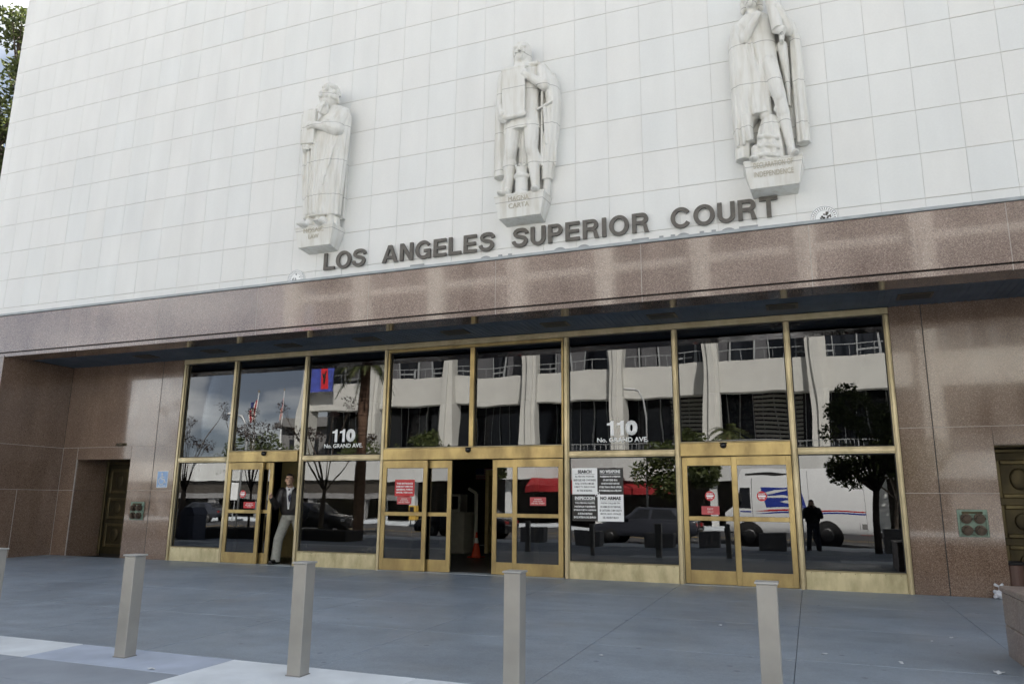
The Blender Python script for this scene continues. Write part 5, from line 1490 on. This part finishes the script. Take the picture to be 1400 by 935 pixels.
def crown(seed, n, rx, rz, zc, r0):
    rnd = random.Random(seed); out = []
    for i in range(n):
        a = rnd.uniform(0, 6.28); q = rnd.uniform(0.2, 1) ** 0.6; e_ = rnd.uniform(-1, 1)
        k = math.sqrt(1 - e_ * e_ * 0.8)
        out.append(((rx * q * k * math.cos(a), rx * q * k * math.sin(a), zc + rz * e_ * (0.5 + 0.5 * q)), r0 * rnd.uniform(0.7, 1.25)))
    return out

# tall tree beyond the left end of the courthouse (seen at the upper left)
tree('broadleaf_tree', 'tall green tree beyond the left corner of the white building', (-31.0, 8.0, -0.3), 22.5, [((0.3 + random.Random(i).uniform(-2.6, 2.2) , random.Random(i + 50).uniform(-2.2, 2.2), 11.0 + i * 0.36), random.Random(i + 9).uniform(0.8, 1.35)) for i in range(31)], 15000, 0.28, 3, M['leaf'], 0.35, 0.38)
# plaza tree in the planter at the right edge
tree('plaza_tree', 'dark leaved plaza tree beside the photographer, mirrored in the rightmost pane', (1.75, -12.9, gz(-12.9)), 5.4, crown(7, 26, 1.55, 1.5, 3.55, 0.42), 5600, 0.13, 7, M['leaf_dark'], 0.075, 0.36)
# bare kerb trees with a few reddish leaf clusters
kt = []
for k, (x, lab) in enumerate(((-28.6, 'thin kerb tree with sparse dark leaves, farthest left along the street'), (-24.4, 'thin kerb tree with sparse dark leaves beside the flagpoles reflection'), (-20.6, 'thin kerb tree with sparse dark leaves next to the tall palm'))):
    rnd = random.Random(30 + k)
    cl = [((rnd.uniform(-2.0, 2.0), rnd.uniform(-1.4, 1.4), rnd.uniform(4.2, 6.0)), rnd.uniform(0.22, 0.4)) for i in range(9)]
    tree('kerb_tree', lab, (x, -16.3, -0.2), 6.0, cl, 900, 0.105, 40 + k, M['leaf_red'], 0.07, 0.33, 'young trees along the kerb')
for k, (x, y, h, rx, lab, n) in enumerate(((-47.0, -44.5, 7.5, 4.0, 'bushy green tree at the far left across the street', 5200), (-20.4, -34.8, 5.6, 1.3, 'leafy green tree across the street left of the red awnings', 3000), (-7.3, -34.6, 5.8, 2.4, 'leafy green tree across the street behind the parked car', 4200), (-36.5, -46.0, 6.6, 3.4, 'green tree on the terrace below the flagpoles', 3600), (4.5, -39.0, 6.0, 2.6, 'green tree across the street behind the van', 3600), (-29.8, -46.0, 8.2, 2.0, 'pale green tree in front of the leftmost columns', 2400))):
    tree('street_tree', lab, (x, y, -0.3), h, crown(60 + k, 14, rx, h * 0.26, h * 0.68, rx * 0.42), n, 0.30, 70 + k, M['leaf'], 0.14, 0.35, 'street trees across the road')

def palm(label, loc, h, r, nf, fl, seed):
    t = thing('palm_tree', label, 'palm tree', loc)
    rnd = random.Random(seed)
    b_ = MB()
    zz, prof = -0.2, []
    while zz < h:
        prof += [(r * (1.05 - 0.25 * zz / max(h, 1)) * rnd.uniform(0.95, 1.06), zz), (r * (0.97 - 0.25 * zz / max(h, 1)), zz + 0.07)]
        zz += 0.08
    b_.lathe(prof, (0, 0, 0), 12)
    b_.build('trunk', M['palm_bark'], t, True)
    bm = bmesh.new()
    for i in range(nf):
        a = i * 2.399 + rnd.uniform(-.2, .2)
        up = rnd.uniform(-0.35, 1.1)
        d = Vector((math.cos(a), math.sin(a), 0)); side = Vector((-math.sin(a), math.cos(a), 0))
        pts = []
        for k in range(9):
            q = k / 8
            pts.append(Vector((0, 0, h)) + d * (fl * q * math.cos(up * 0.6)) + Vector((0, 0, fl * (up * q - 0.75 * q * q * (1.0 + 0.3 * up)))))
        for p, p2 in zip(pts, pts[1:]):
            bm.faces.new([bm.verts.new(p + side * 0.015), bm.verts.new(p - side * 0.015), bm.verts.new(p2 - side * 0.012), bm.verts.new(p2 + side * 0.012)])
            q = (pts.index(p) + 1) / 8
            for sgn in (-1, 1):
                for j in range(3):
                    o = p.lerp(p2, j / 3)
                    l = fl * 0.30 * math.sin(PI * min(0.95, q * 0.85 + 0.12))
                    e_ = o + (side * sgn + (p2 - p).normalized() * 0.7 + Vector((0, 0, -0.25))).normalized() * l
                    wv = (p2 - p).normalized() * 0.035
                    bm.faces.new([bm.verts.new(o - wv), bm.verts.new(o + wv), bm.verts.new(e_)])
    me = bpy.data.meshes.new('fronds'); bm.to_mesh(me); bm.free(); me.materials.append(M['leaf_palm'])
    link('fronds', me, t)
    return t
palm('tall palm tree with a brown trunk at the kerb', (-18.5, -16.2, -0.2), 7.7, 0.215, 26, 1.7, 5)

# ---------------------------------------------------------------- across the street: terrace wall, awnings, concert hall
ter = thing('terrace_wall', 'long pale terrace across the street with a curved parapet over dark openings', 'terrace')
pm = MB()
def par_y(x): return -40.0 - 0.55 * math.cos(2 * PI * (x + 18) / 12.0) if x > -29 else -40.0
xq = [-70 + 1.5 * i for i in range(0, 68)]
for a, b_ in zip(xq, xq[1:]):
    ya, yb = par_y(a), par_y(b_)
    z0, z1 = (3.0, 4.55) if a > -29.5 else (2.95, 4.6)
    pm.prism([(a, ya, z0), (b_, yb, z0), (b_, yb - 0.5, z0), (a, ya - 0.5, z0)], (0, 0, z1 - z0))
pm.build('parapet', M['concrete2'], ter)
MB().box(-70, 32, -58, -41.2, 4.0, 4.3).build('terrace_deck', M['concrete2'], ter)
MB().box(-70, 32, -47.2, -47.0, -0.3, 4.0).build('back_wall', M['lobby_dark'], ter)
fb = MB()
fb.box(-62, -30, -40.6, -40.3, 1.9, 2.9)
fb.build('fascia_strip', M['lobby_dark'], ter)
MB().box(-62, -30, -40.7, -40.25, 1.45, 1.89).build('beam', M['concrete_grey'], ter)
for x in (-60, -54.5, -49, -43.5, -38.5, -33.5): MB().box(x - 0.3, x + 0.3, -41.0, -40.4, -0.3, 1.44 if x < -30 else 3.0).build('pillar', M['concrete_grey'], ter)
for x in (-32.0, -29.3, -24.0, -21.0, -14.2, -6.2, -1.0, 4, 9, 14, 20): MB().box(x - 0.28, x + 0.28, -41.5, -41.0, -0.3, 3.0).build('pillar', M['concrete2'], ter)
rl = MB()
for k in range(150): rl.box(-28 + k * 0.3 - 0.015, -28 + k * 0.3 + 0.015, -41.05, -41.02, 4.5, 5.5)
rl.box(-28, 17, -41.06, -41.01, 5.5, 5.55)
struct(rl.build('railing', M['alu'], ter), 'stuff')
MB().box(-62, -30, -46, -37.5, -0.21, -0.19).build('driveway', M['pale_slab'], ter)
MB().box(8, 32, -40.9, -40.6, -0.2, 2.2).build('slat_fence', M['concrete_grey'], ter)
for x0, x1, lab in ((-19.4, -14.9, 'red canvas awning over the terrace shopfronts, left one of two'), (-13.4, -8.0, 'red canvas awning over the terrace shopfronts, right one of two')):
    aw = thing('awning', lab, 'awning', ((x0 + x1) / 2, -40.2, 0), 0, 'red awnings below the terrace')
    w_ = (x1 - x0) / 2
    q = MB(); n_ = 14
    for i in range(n_):
        a, b_ = -w_ + 2 * w_ * i / n_, -w_ + 2 * w_ * (i + 1) / n_
        fa, fb2 = 1.7 * math.cos(a / w_ * 1.1), 1.7 * math.cos(b_ / w_ * 1.1)
        q.prism([(a, fa, 2.45), (b_, fb2, 2.45), (b_, -0.2, 3.0), (a, -0.2, 3.0)], (0, 0, 0.03))
        q.prism([(a, fa, 2.05), (b_, fb2, 2.05), (b_, fb2, 2.46), (a, fa, 2.46)], (0, -0.03, 0))
    q.build('canopy_cloth', M['awning'], aw)
    f_ = MB(); f_.box(-w_, w_, -0.25, -0.2, 2.9, 3.0)
    for k in range(5): f_.tube((-w_ + 0.3 + k * (2 * w_ - 0.6) / 4, -0.2, 2.1), (-w_ + 0.3 + k * (2 * w_ - 0.6) / 4, 1.0, 2.5), 0.03)
    f_.build('frame', M['alu'], aw)
hall = thing('concert_hall', 'pale concert hall with tall flared columns and balcony bands across the street', 'building')
HY = -58.0
colx = [1.05 - 9.03 * i for i in range(-3, 7)]
cp = [(0.95, 4.3), (0.86, 6.0), (0.78, 9.0), (0.74, 13.0), (0.75, 17.0), (0.72, 20.0), (0.78, 23.0), (0.95, 25.5), (1.3, 26.8)]
cmb = MB()
cmb.prism([(-w, 0, z) for w, z in cp] + [(w, 0, z) for w, z in cp[::-1]], (0, -1.8, 0))
cmb.box(-0.26, 0.26, 0.001, 0.30, 4.3, 24.5)
cmesh = cmb.mesh('column', M['concrete'])
for x in colx: link('column', cmesh, hall, (x, HY, 0))
XE0, XE1 = colx[-1] - 0.7, colx[0] + 5
MB().box(XE0, XE1, HY - 2.0, HY - 0.95, 11.35, 14.35, 0.05).build('balcony_band', M['concrete'], hall)
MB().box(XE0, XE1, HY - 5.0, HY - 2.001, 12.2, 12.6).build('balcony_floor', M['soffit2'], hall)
MB().box(XE0, XE1, HY - 2.0, HY - 0.95, 23.2, 23.95, 0.03).build('upper_band', M['concrete'], hall)
MB().box(XE0 - 2, XE1 + 2, HY - 40, HY + 1.2, 26.81, 28.6, 0.1).build('roof', M['concrete'], hall)
MB().box(XE0 + 0.4, XE1, HY - 40, HY - 5.0, 4.31, 26.8).build('wall', M['dark_window'], hall)
wmb = MB()
wmb.box(-0.07, 0.07, 0, 0.12, 14.36, 23.1)
wmesh = wmb.mesh('window_mullion', M['alu'])
rmb = MB(); cur = MB()
random.seed(17)
for a, b_ in zip(colx[1:], colx):
    for k in range(1, 5):
        x = a + (b_ - a) * k / 5 + (0.0 if k % 2 else 0.15)
        link('window_mullion', wmesh, hall, (x, HY - 3.4, 0))
    for k in range(5):
        x0, x1 = a + (b_ - a) * k / 5, a + (b_ - a) * (k + 1) / 5
        if random.random() < 0.45: cur.box(x0 + 0.15, x1 - 0.15, HY - 3.75, HY - 3.6, 14.36, 20.5)
        if random.random() < 0.5: rmb.box(x0 + 0.05, x1 - 0.05, HY - 3.4, HY - 3.3, 15.2, 15.34)
    rmb.box(a + 0.8, b_ - 0.8, HY - 0.9, HY - 0.82, 15.3, 15.36)
    for k in range(8): rmb.box(a + 0.9 + k, a + 0.93 + k, HY - 0.88, HY - 0.84, 14.35, 15.3)
    for k in range(1, 8):
        x = a + (b_ - a) * k / 8
        rmb.box(x - 0.03, x + 0.03, HY - 4.9, HY - 4.82, 4.3, 12.1)
struct(rmb.build('window_rails', M['alu'], hall), 'stuff')
struct(cur.build('blinds', M['curtain'], hall), 'stuff')
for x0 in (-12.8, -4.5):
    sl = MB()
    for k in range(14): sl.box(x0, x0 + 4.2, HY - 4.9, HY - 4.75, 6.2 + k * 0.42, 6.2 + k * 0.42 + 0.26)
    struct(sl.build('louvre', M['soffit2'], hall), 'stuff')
bn = thing('banner', 'red and blue banner hanging at the left end of the concert hall', 'banner', (-50.0, HY + 0.2, 13.3))
MB().box(-2.0, 1.4, 0, 0.05, 0.0, 6.5).build('banner_cloth', M['banner_blue'], bn)
MB().box(-0.9, 0.35, 0.051, 0.06, 0.3, 6.5).build('red_panel', M['banner_red'], bn)
q = MB(); q.cap((-0.3, 0.065, 1.0), (-0.2, 0.065, 1.9), 0.12, 0.2).cap((-0.2, 0.065, 1.8), (0.1, 0.065, 2.4), 0.1, 0.06).cap((-0.25, 0.065, 1.6), (-0.6, 0.065, 2.1), 0.1, 0.06)
q.build('figure_print', M['black'], bn)
# left far building and flags
fb_ = thing('stone_building', 'grey stone building with a heavy cornice far left beyond the flagpoles', 'building', (-66, -80, 0))
MB().box(-7, 9, -12, 0, -0.3, 12.0).build('wall', M['concrete_grey'], fb_)
MB().box(-8, 10, -13, 1.0, 12.01, 12.7, 0.05).box(-7.5, 9.5, -12.5, 0.5, 12.71, 13.4, 0.05).build('cornice', M['concrete_grey'], fb_)
for i in range(4):
    for j in range(2): MB().box(-5.5 + i * 3.6, -3.9 + i * 3.6, 0.001, 0.08, 4 + j * 3.8, 6.6 + j * 3.8).build('window', M['dark_window'], fb_)
for x, lab in ((-53.4, 'white flagpole with an american flag, left of two across the street'), (-49.6, 'white flagpole with an american flag, right of two across the street')):
    p = thing('flagpole', lab, 'flagpole', (x, -50, 4.3), 0, 'flagpoles on the terrace')
    MB().tube((0, 0, 0), (0, 0, 8.2), 0.09, 0.05, 10).build('pole', M['pole_white'], p)
    MB().ell((0, 0, 8.28), (0.12, 0.12, 0.12)).build('finial', M['brass'], p)
    f_ = MB()
    for k in range(9):
        a, b_ = -0.06 - 0.05 * k, -0.06 - 0.05 * (k + 1)
        f_.prism([(a, 0.12 * math.sin(k), 7.4 - k * 0.16), (b_, 0.12 * math.sin(k + 1), 7.3 - k * 0.18), (b_, 0.12 * math.sin(k + 1), 5.3 - k * 0.05), (a, 0.12 * math.sin(k), 5.4 - k * 0.05)], (0, 0.01, 0), mi=k % 2)
    f_.box(-0.5, -0.05, -0.17, -0.16, 6.5, 7.2, mi=2)
    f_.build('flag', [M['flag_red'], M['flag_white'], M['flag_blue']], p)
for x, y, lab in ((-32.5, -24.0, 'tall street lamp across the road at the far left'), (-10.2, -35.0, 'tall street lamp across the road behind the parked car')):
    s = thing('street_lamp', lab, 'street lamp', (x, y, -0.3), 0, 'street lamps')
    MB().path([(0.6, 0, 0), (0.6, 0, 5.2), (0.5, 0, 6.2), (0.2, 0, 6.7), (-0.1, 0, 6.8)] if x < -20 else [(0.8, 0, 0), (0.8, 0, 7.0), (0.6, 0, 8.2), (0.2, 0, 8.8), (-0.1, 0, 8.9)], 0.07, 8).build('pole', M['steel'], s, True)
    MB().ell((-0.35, 0, 6.8 if x < -20 else 8.9), (0.38, 0.14, 0.09)).build('lamp_head', M['pole_white'], s, True)
def pot(x, y, z, lab):
    p = thing('palm_pot', lab, 'plant pot', (x, y, z))
    MB().lathe([(0.75, 0), (1.05, 1.9), (1.05, 2.0), (0.95, 2.0), (0.9, 1.85)], (0, 0, 0), 20).build('pot', M['concrete2'], p)
    return p
pot(-8.6, -47.0, 4.3, 'large white planter pot on the terrace beside the short palm')
palm('short bushy palm on the terrace in front of the concert hall', (-5.4, -45.5, 4.3), 2.2, 0.22, 26, 1.9, 11)
lw = thing('planter_wall', 'long low dark planter wall on the plaza far left of the viewpoint', 'planter', (-19.3, -10.6, gz(-10.6)))
MB().box(-4.2, 4.2, -0.6, 0.6, 0, 0.36, 0.015).build('wall', M['planter_dark'], lw)
MB().box(-4.0, 4.0, -0.45, 0.45, 0.361, 0.375).build('soil', M['soil'], lw)
bi = thing('litter_bin', 'blue grey litter bin with a sloped hood on the plaza far left', 'litter bin', (-20.9, -9.0, gz(-9)))
MB().box(-0.32, 0.32, -0.3, 0.3, 0, 0.85, 0.02).build('bin_body', M['bin'], bi)
MB().prism([(-0.34, -0.32, 0.86), (0.34, -0.32, 0.86), (0.2, -0.32, 1.12), (-0.2, -0.32, 1.12)], (0, 0.64, 0)).build('hood', M['bin'], bi)
for k, (x, y, w, h, lab) in enumerate(((-3.24, -13.9, 0.62, 0.52, 'grey concrete seat block behind the viewpoint, second from the right'), (-1.25, -13.9, 0.80, 0.56, 'grey concrete seat block nearest the photographer'), (-5.0, -14.2, 0.9, 0.5, 'grey concrete seat block third from the right'), (-7.6, -14.3, 1.0, 0.55, 'grey concrete seat block in the middle of the row'), (-9.6, -14.3, 0.9, 0.55, 'grey concrete seat block left of the middle one'), (2.3, -13.6, 0.7, 0.75, 'taller dark concrete block at the right end of the row'))):
    b_ = MB().box(-w / 2, w / 2, -0.3, 0.3, 0, h, 0.02).build('seat_block', M['concrete_grey'])
    b_.location = (x, y, gz(y)); tag(b_, lab, 'seat block', 'concrete seat blocks along the kerb')

# ---------------------------------------------------------------- vehicles at the kerb
def wheel(root, x, y, r, w, sy):
    a = MB(); a.tube((x, y - w / 2, r), (x, y + w / 2, r), r, r, 24)
    o = a.build('wheel', M['rubber'], root)
    b_ = MB(); b_.tube((x, y + sy * (w / 2 + 0.001), r), (x, y + sy * (w / 2 + 0.02), r), r * 0.58, r * 0.5, 18)
    for k in range(6): b_.ell((x + r * 0.38 * math.cos(k * PI / 3), y + sy * (w / 2 + 0.024), r + r * 0.38 * math.sin(k * PI / 3)), (0.02, 0.012, 0.02), seg=6)
    b_.build('rim', M['hub'], o)
def sheet(name, pts, m, root, y, t=0.004):
    return MB().prism([(x, y, z) for x, z in pts], (0, t, 0)).build(name, M[m], root)
vn = thing('delivery_van', 'white delivery van with blue and red decals parked at the kerb', 'van', (-0.4, -20.1, -0.335))
vb = MB()
prof = [(-2.75, 0.55), (-2.75, 1.35), (-2.45, 1.55), (-2.25, 2.55), (-2.05, 2.98), (2.5, 3.02), (2.62, 2.95), (2.66, 0.55)]
vb.prism([(x, -1.1, z) for x, z in prof], (0, 2.2, 0))
bmesh.ops.bevel(vb.bm, geom=list(vb.bm.edges), offset=0.035, segments=2, profile=0.5, affect='EDGES')
vbo = vb.build('body', M['van_white'], vn)
smooth_by_angle(vbo)
YS = 1.1005
sheet('cab_window', [(-2.28, 1.45), (-1.75, 1.45), (-1.75, 2.25), (-2.15, 2.25)], 'dark_window', vn, YS)
MB().box(-1.70, -1.685, YS, YS + 0.004, 0.75, 2.6).build('door_seam', M['black'], vn)
sheet('blue_emblem', [(-1.40, 2.25), (0.05, 2.25), (0.20, 1.50), (-1.22, 1.50)], 'van_blue', vn, YS)
for k, pts in enumerate(([(-1.36, 2.02), (-0.9, 2.16), (-0.25, 2.20), (-0.8, 2.06), (-1.25, 1.96)], [(-1.34, 1.92), (-0.6, 1.96), (-0.1, 1.84), (-0.7, 1.86), (-1.2, 1.86)], [(-0.75, 1.70), (-0.2, 1.82), (0.12, 1.80), (-0.3, 1.70), (0.14, 1.56), (-0.3, 1.60)])):
    sheet('emblem_streak', pts, 'van_white', vn, YS + 0.0045, 0.003)
sheet('red_stripe', [(-1.6, 1.36), (-1.1, 1.42), (2.3, 1.40), (2.3, 1.36), (-0.9, 1.35)], 'van_red', vn, YS)
sheet('blue_stripe', [(-1.6, 1.27), (2.3, 1.27), (2.3, 1.325), (-1.0, 1.325)], 'van_blue', vn, YS)
sheet('blue_stripe', [(-2.2, 1.30), (-1.75, 1.30), (-1.75, 1.36), (-2.2, 1.34)], 'van_blue', vn, YS)
sheet('roof_stripe', [(-1.9, 2.72), (-0.9, 2.70), (-0.2, 2.80), (-0.9, 2.84), (-1.9, 2.79)], 'black', vn, YS - 0.002)
MB().box(0.3, 0.312, YS, YS + 0.004, 0.7, 2.9).box(2.3, 2.312, YS, YS + 0.004, 0.7, 2.9).build('panel_seam', M['concrete_grey'], vn)
MB().box(-2.86, -2.70, -1.05, 1.05, 0.45, 0.68, 0.03).build('front_bumper', M['black'], vn)
MB().box(2.66, 2.80, -1.05, 1.05, 0.45, 0.65, 0.03).build('rear_bumper', M['black'], vn)
MB().box(2.661, 2.69, -0.9, 0.9, 1.0, 2.7).build('rear_door', M['van_white'], vn)
sheet_w = MB().box(-2.762, -2.75, -0.95, -0.6, 0.85, 1.1).box(-2.762, -2.75, 0.6, 0.95, 0.85, 1.1); sheet_w.build('headlamp', M['lamp_clear'], vn)
MB().box(2.661, 2.675, 0.93, 1.05, 0.8, 1.3).box(2.661, 2.675, -1.05, -0.93, 0.8, 1.3).build('tail_lamp', M['lamp_red'], vn)
MB().box(-2.2, -2.1, 1.14, 1.36, 1.7, 2.05, 0.02).build('wing_mirror', M['black'], vn)
MB().box(2.0, 2.02, YS, YS + 0.004, 0.72, 0.98).box(2.1, 2.3, YS, YS + 0.004, 0.75, 0.95).build('fuel_flap', M['concrete_grey'], vn)
for x in (-1.95, 0.9):
    for y, s in ((0.95, 1), (-0.95, -1)): wheel(vn, x, y, 0.46, 0.32, s)
for x in (-1.95, 0.9): MB().tube((x, 1.0, 0.46), (x, 1.1035, 0.46), 0.56, 0.56, 26).build('wheel_arch', M['black'], vn)


def car(label, loc, rotz, m, tall=0.0, name='parked_car'):
    c = thing(name, label, 'car', loc, rotz, 'cars parked along the kerb')
    h = tall
    b_ = MB()
    low = [(-2.2, 0.32), (-2.28, 0.62), (-2.1, 0.86 + h * .3), (-1.0, 0.98 + h * .3), (1.6, 1.0 + h * .3), (2.2, 0.9 + h * .3), (2.3, 0.6), (2.2, 0.32)]
    b_.prism([(x, -0.88, z) for x, z in low], (0, 1.76, 0))
    bmesh.ops.bevel(b_.bm, geom=list(b_.bm.edges), offset=0.07, segments=2, profile=0.5, affect='EDGES')
    smooth_by_angle(b_.build('body', m, c))
    g = MB()
    zt = 1.45 + h; zb = 0.97 + h * .3
    bot = [(-1.15, -0.82, zb), (1.75, -0.82, zb), (1.75, 0.82, zb), (-1.15, 0.82, zb)]
    top = [(-0.35, -0.62, zt), (1.15, -0.62, zt), (1.15, 0.62, zt), (-0.35, 0.62, zt)]
    v = [g.bm.verts.new(p) for p in bot + top]
    for q in ((3, 2, 1, 0), (4, 5, 6, 7), (0, 1, 5, 4), (1, 2, 6, 5), (2, 3, 7, 6), (3, 0, 4, 7)): g.bm.faces.new([v[i] for i in q])
    bmesh.ops.bevel(g.bm, geom=list(g.bm.edges), offset=0.06, segments=2, profile=0.5, affect='EDGES')
    smooth_by_angle(g.build('cabin', m, c))
    for s in (-1, 1):
        def side(u, w_):      # point on the slanted cabin side: u along, w_ up 0..1
            a = Vector(bot[0 if s < 0 else 3]).lerp(Vector(bot[1 if s < 0 else 2]), u); t_ = Vector(top[0 if s < 0 else 3]).lerp(Vector(top[1 if s < 0 else 2]), u)
            return a.lerp(t_, w_) + Vector((0, s * 0.004, 0))
        for u0, u1 in ((0.10, 0.48), (0.53, 0.86)):
            MB().prism([side(u0, 0.14), side(u1, 0.14), side(u1, 0.86), side(u0 + 0.06 if u0 < 0.2 else u0, 0.86)], (0, s * 0.006, 0)).build('side_window', M['dark_window'], c)
    for k, (q0, q1) in enumerate((((0, 3), (0, 3)), ((1, 2), (1, 2)))):
        s = -1 if k == 0 else 1
        A, B, T, U = Vector(bot[q0[0]]), Vector(bot[q0[1]]), Vector(top[q1[0]]), Vector(top[q1[1]])
        pts = [A.lerp(T, 0.14), B.lerp(U, 0.14), B.lerp(U, 0.86), A.lerp(T, 0.86)]
        mid = sum(pts, Vector()) / 4
        pts = [mid + (p - mid) * 0.86 + Vector((s * 0.012, 0, 0)) for p in pts]
        MB().prism(pts, (s * 0.006, 0, 0)).build('windscreen' if k == 0 else 'rear_window', M['dark_window'], c)
    for x in (-1.4, 1.42):
        for y, s in ((0.78, 1), (-0.78, -1)):
            wheel(c, x, y, 0.33, 0.22, s)
    for s in (-1, 1):
        MB().box(-2.262, -2.2, s * 0.6 - 0.16, s * 0.6 + 0.16, 0.64, 0.76, 0.01).build('headlamp', M['lamp_clear'], c)
        MB().box(2.22, 2.275, s * 0.62 - 0.15, s * 0.62 + 0.15, 0.68, 0.82, 0.01).build('tail_lamp', M['lamp_red'], c)
        MB().box(-0.86, -0.70, s * 0.95 - 0.07, s * 0.95 + 0.07, 1.02 + h * .3, 1.14 + h * .3, 0.02).build('wing_mirror', m, c)
    return c
car('dark grey car parked at the kerb in front of the white van', (-6.6, -20.1, -0.335), 0.0, M['car_dark'], 0.08)
car('black car parked at the kerb near the tall palm', (-23.2, -19.2, -0.335), PI, M['car_black'], 0.05)
car('dark car parked at the kerb behind the pedestrian', (-14.8, -19.6, -0.335), 0.0, M['car_black'], 0.0)
car('dark car standing in the driveway under the terrace', (-44.0, -34.0, -0.335), 0.0, M['car_dark'], 0.0)
# signs, bins at the underpass
st = thing('direction_sign', 'small white sign board on a post by the underpass', 'sign', (-40.6, -33.5, -0.3))
MB().tube((0, 0, 0), (0, 0, 2.2), 0.04).build('post', M['steel'], st)
MB().box(-0.35, 0.35, 0.05, 0.08, 1.6, 2.9).build('board', M['white'], st)
nb = thing('news_box', 'yellow newspaper box across the street', 'newspaper box', (-26.0, -35.2, -0.2))
MB().box(-0.3, 0.3, -0.25, 0.25, 0.3, 1.3, 0.03).build('box_body', M['paint_yellow'], nb)
MB().box(-0.2, 0.2, 0.251, 0.26, 0.8, 1.2).build('window', M['dark_window'], nb)
for q in (-0.2, 0.2): MB().tube((q, 0, 0), (q, 0, 0.3), 0.04).build('leg', M['black'], nb)
# sky and ground far away are the world and the big ground sheet
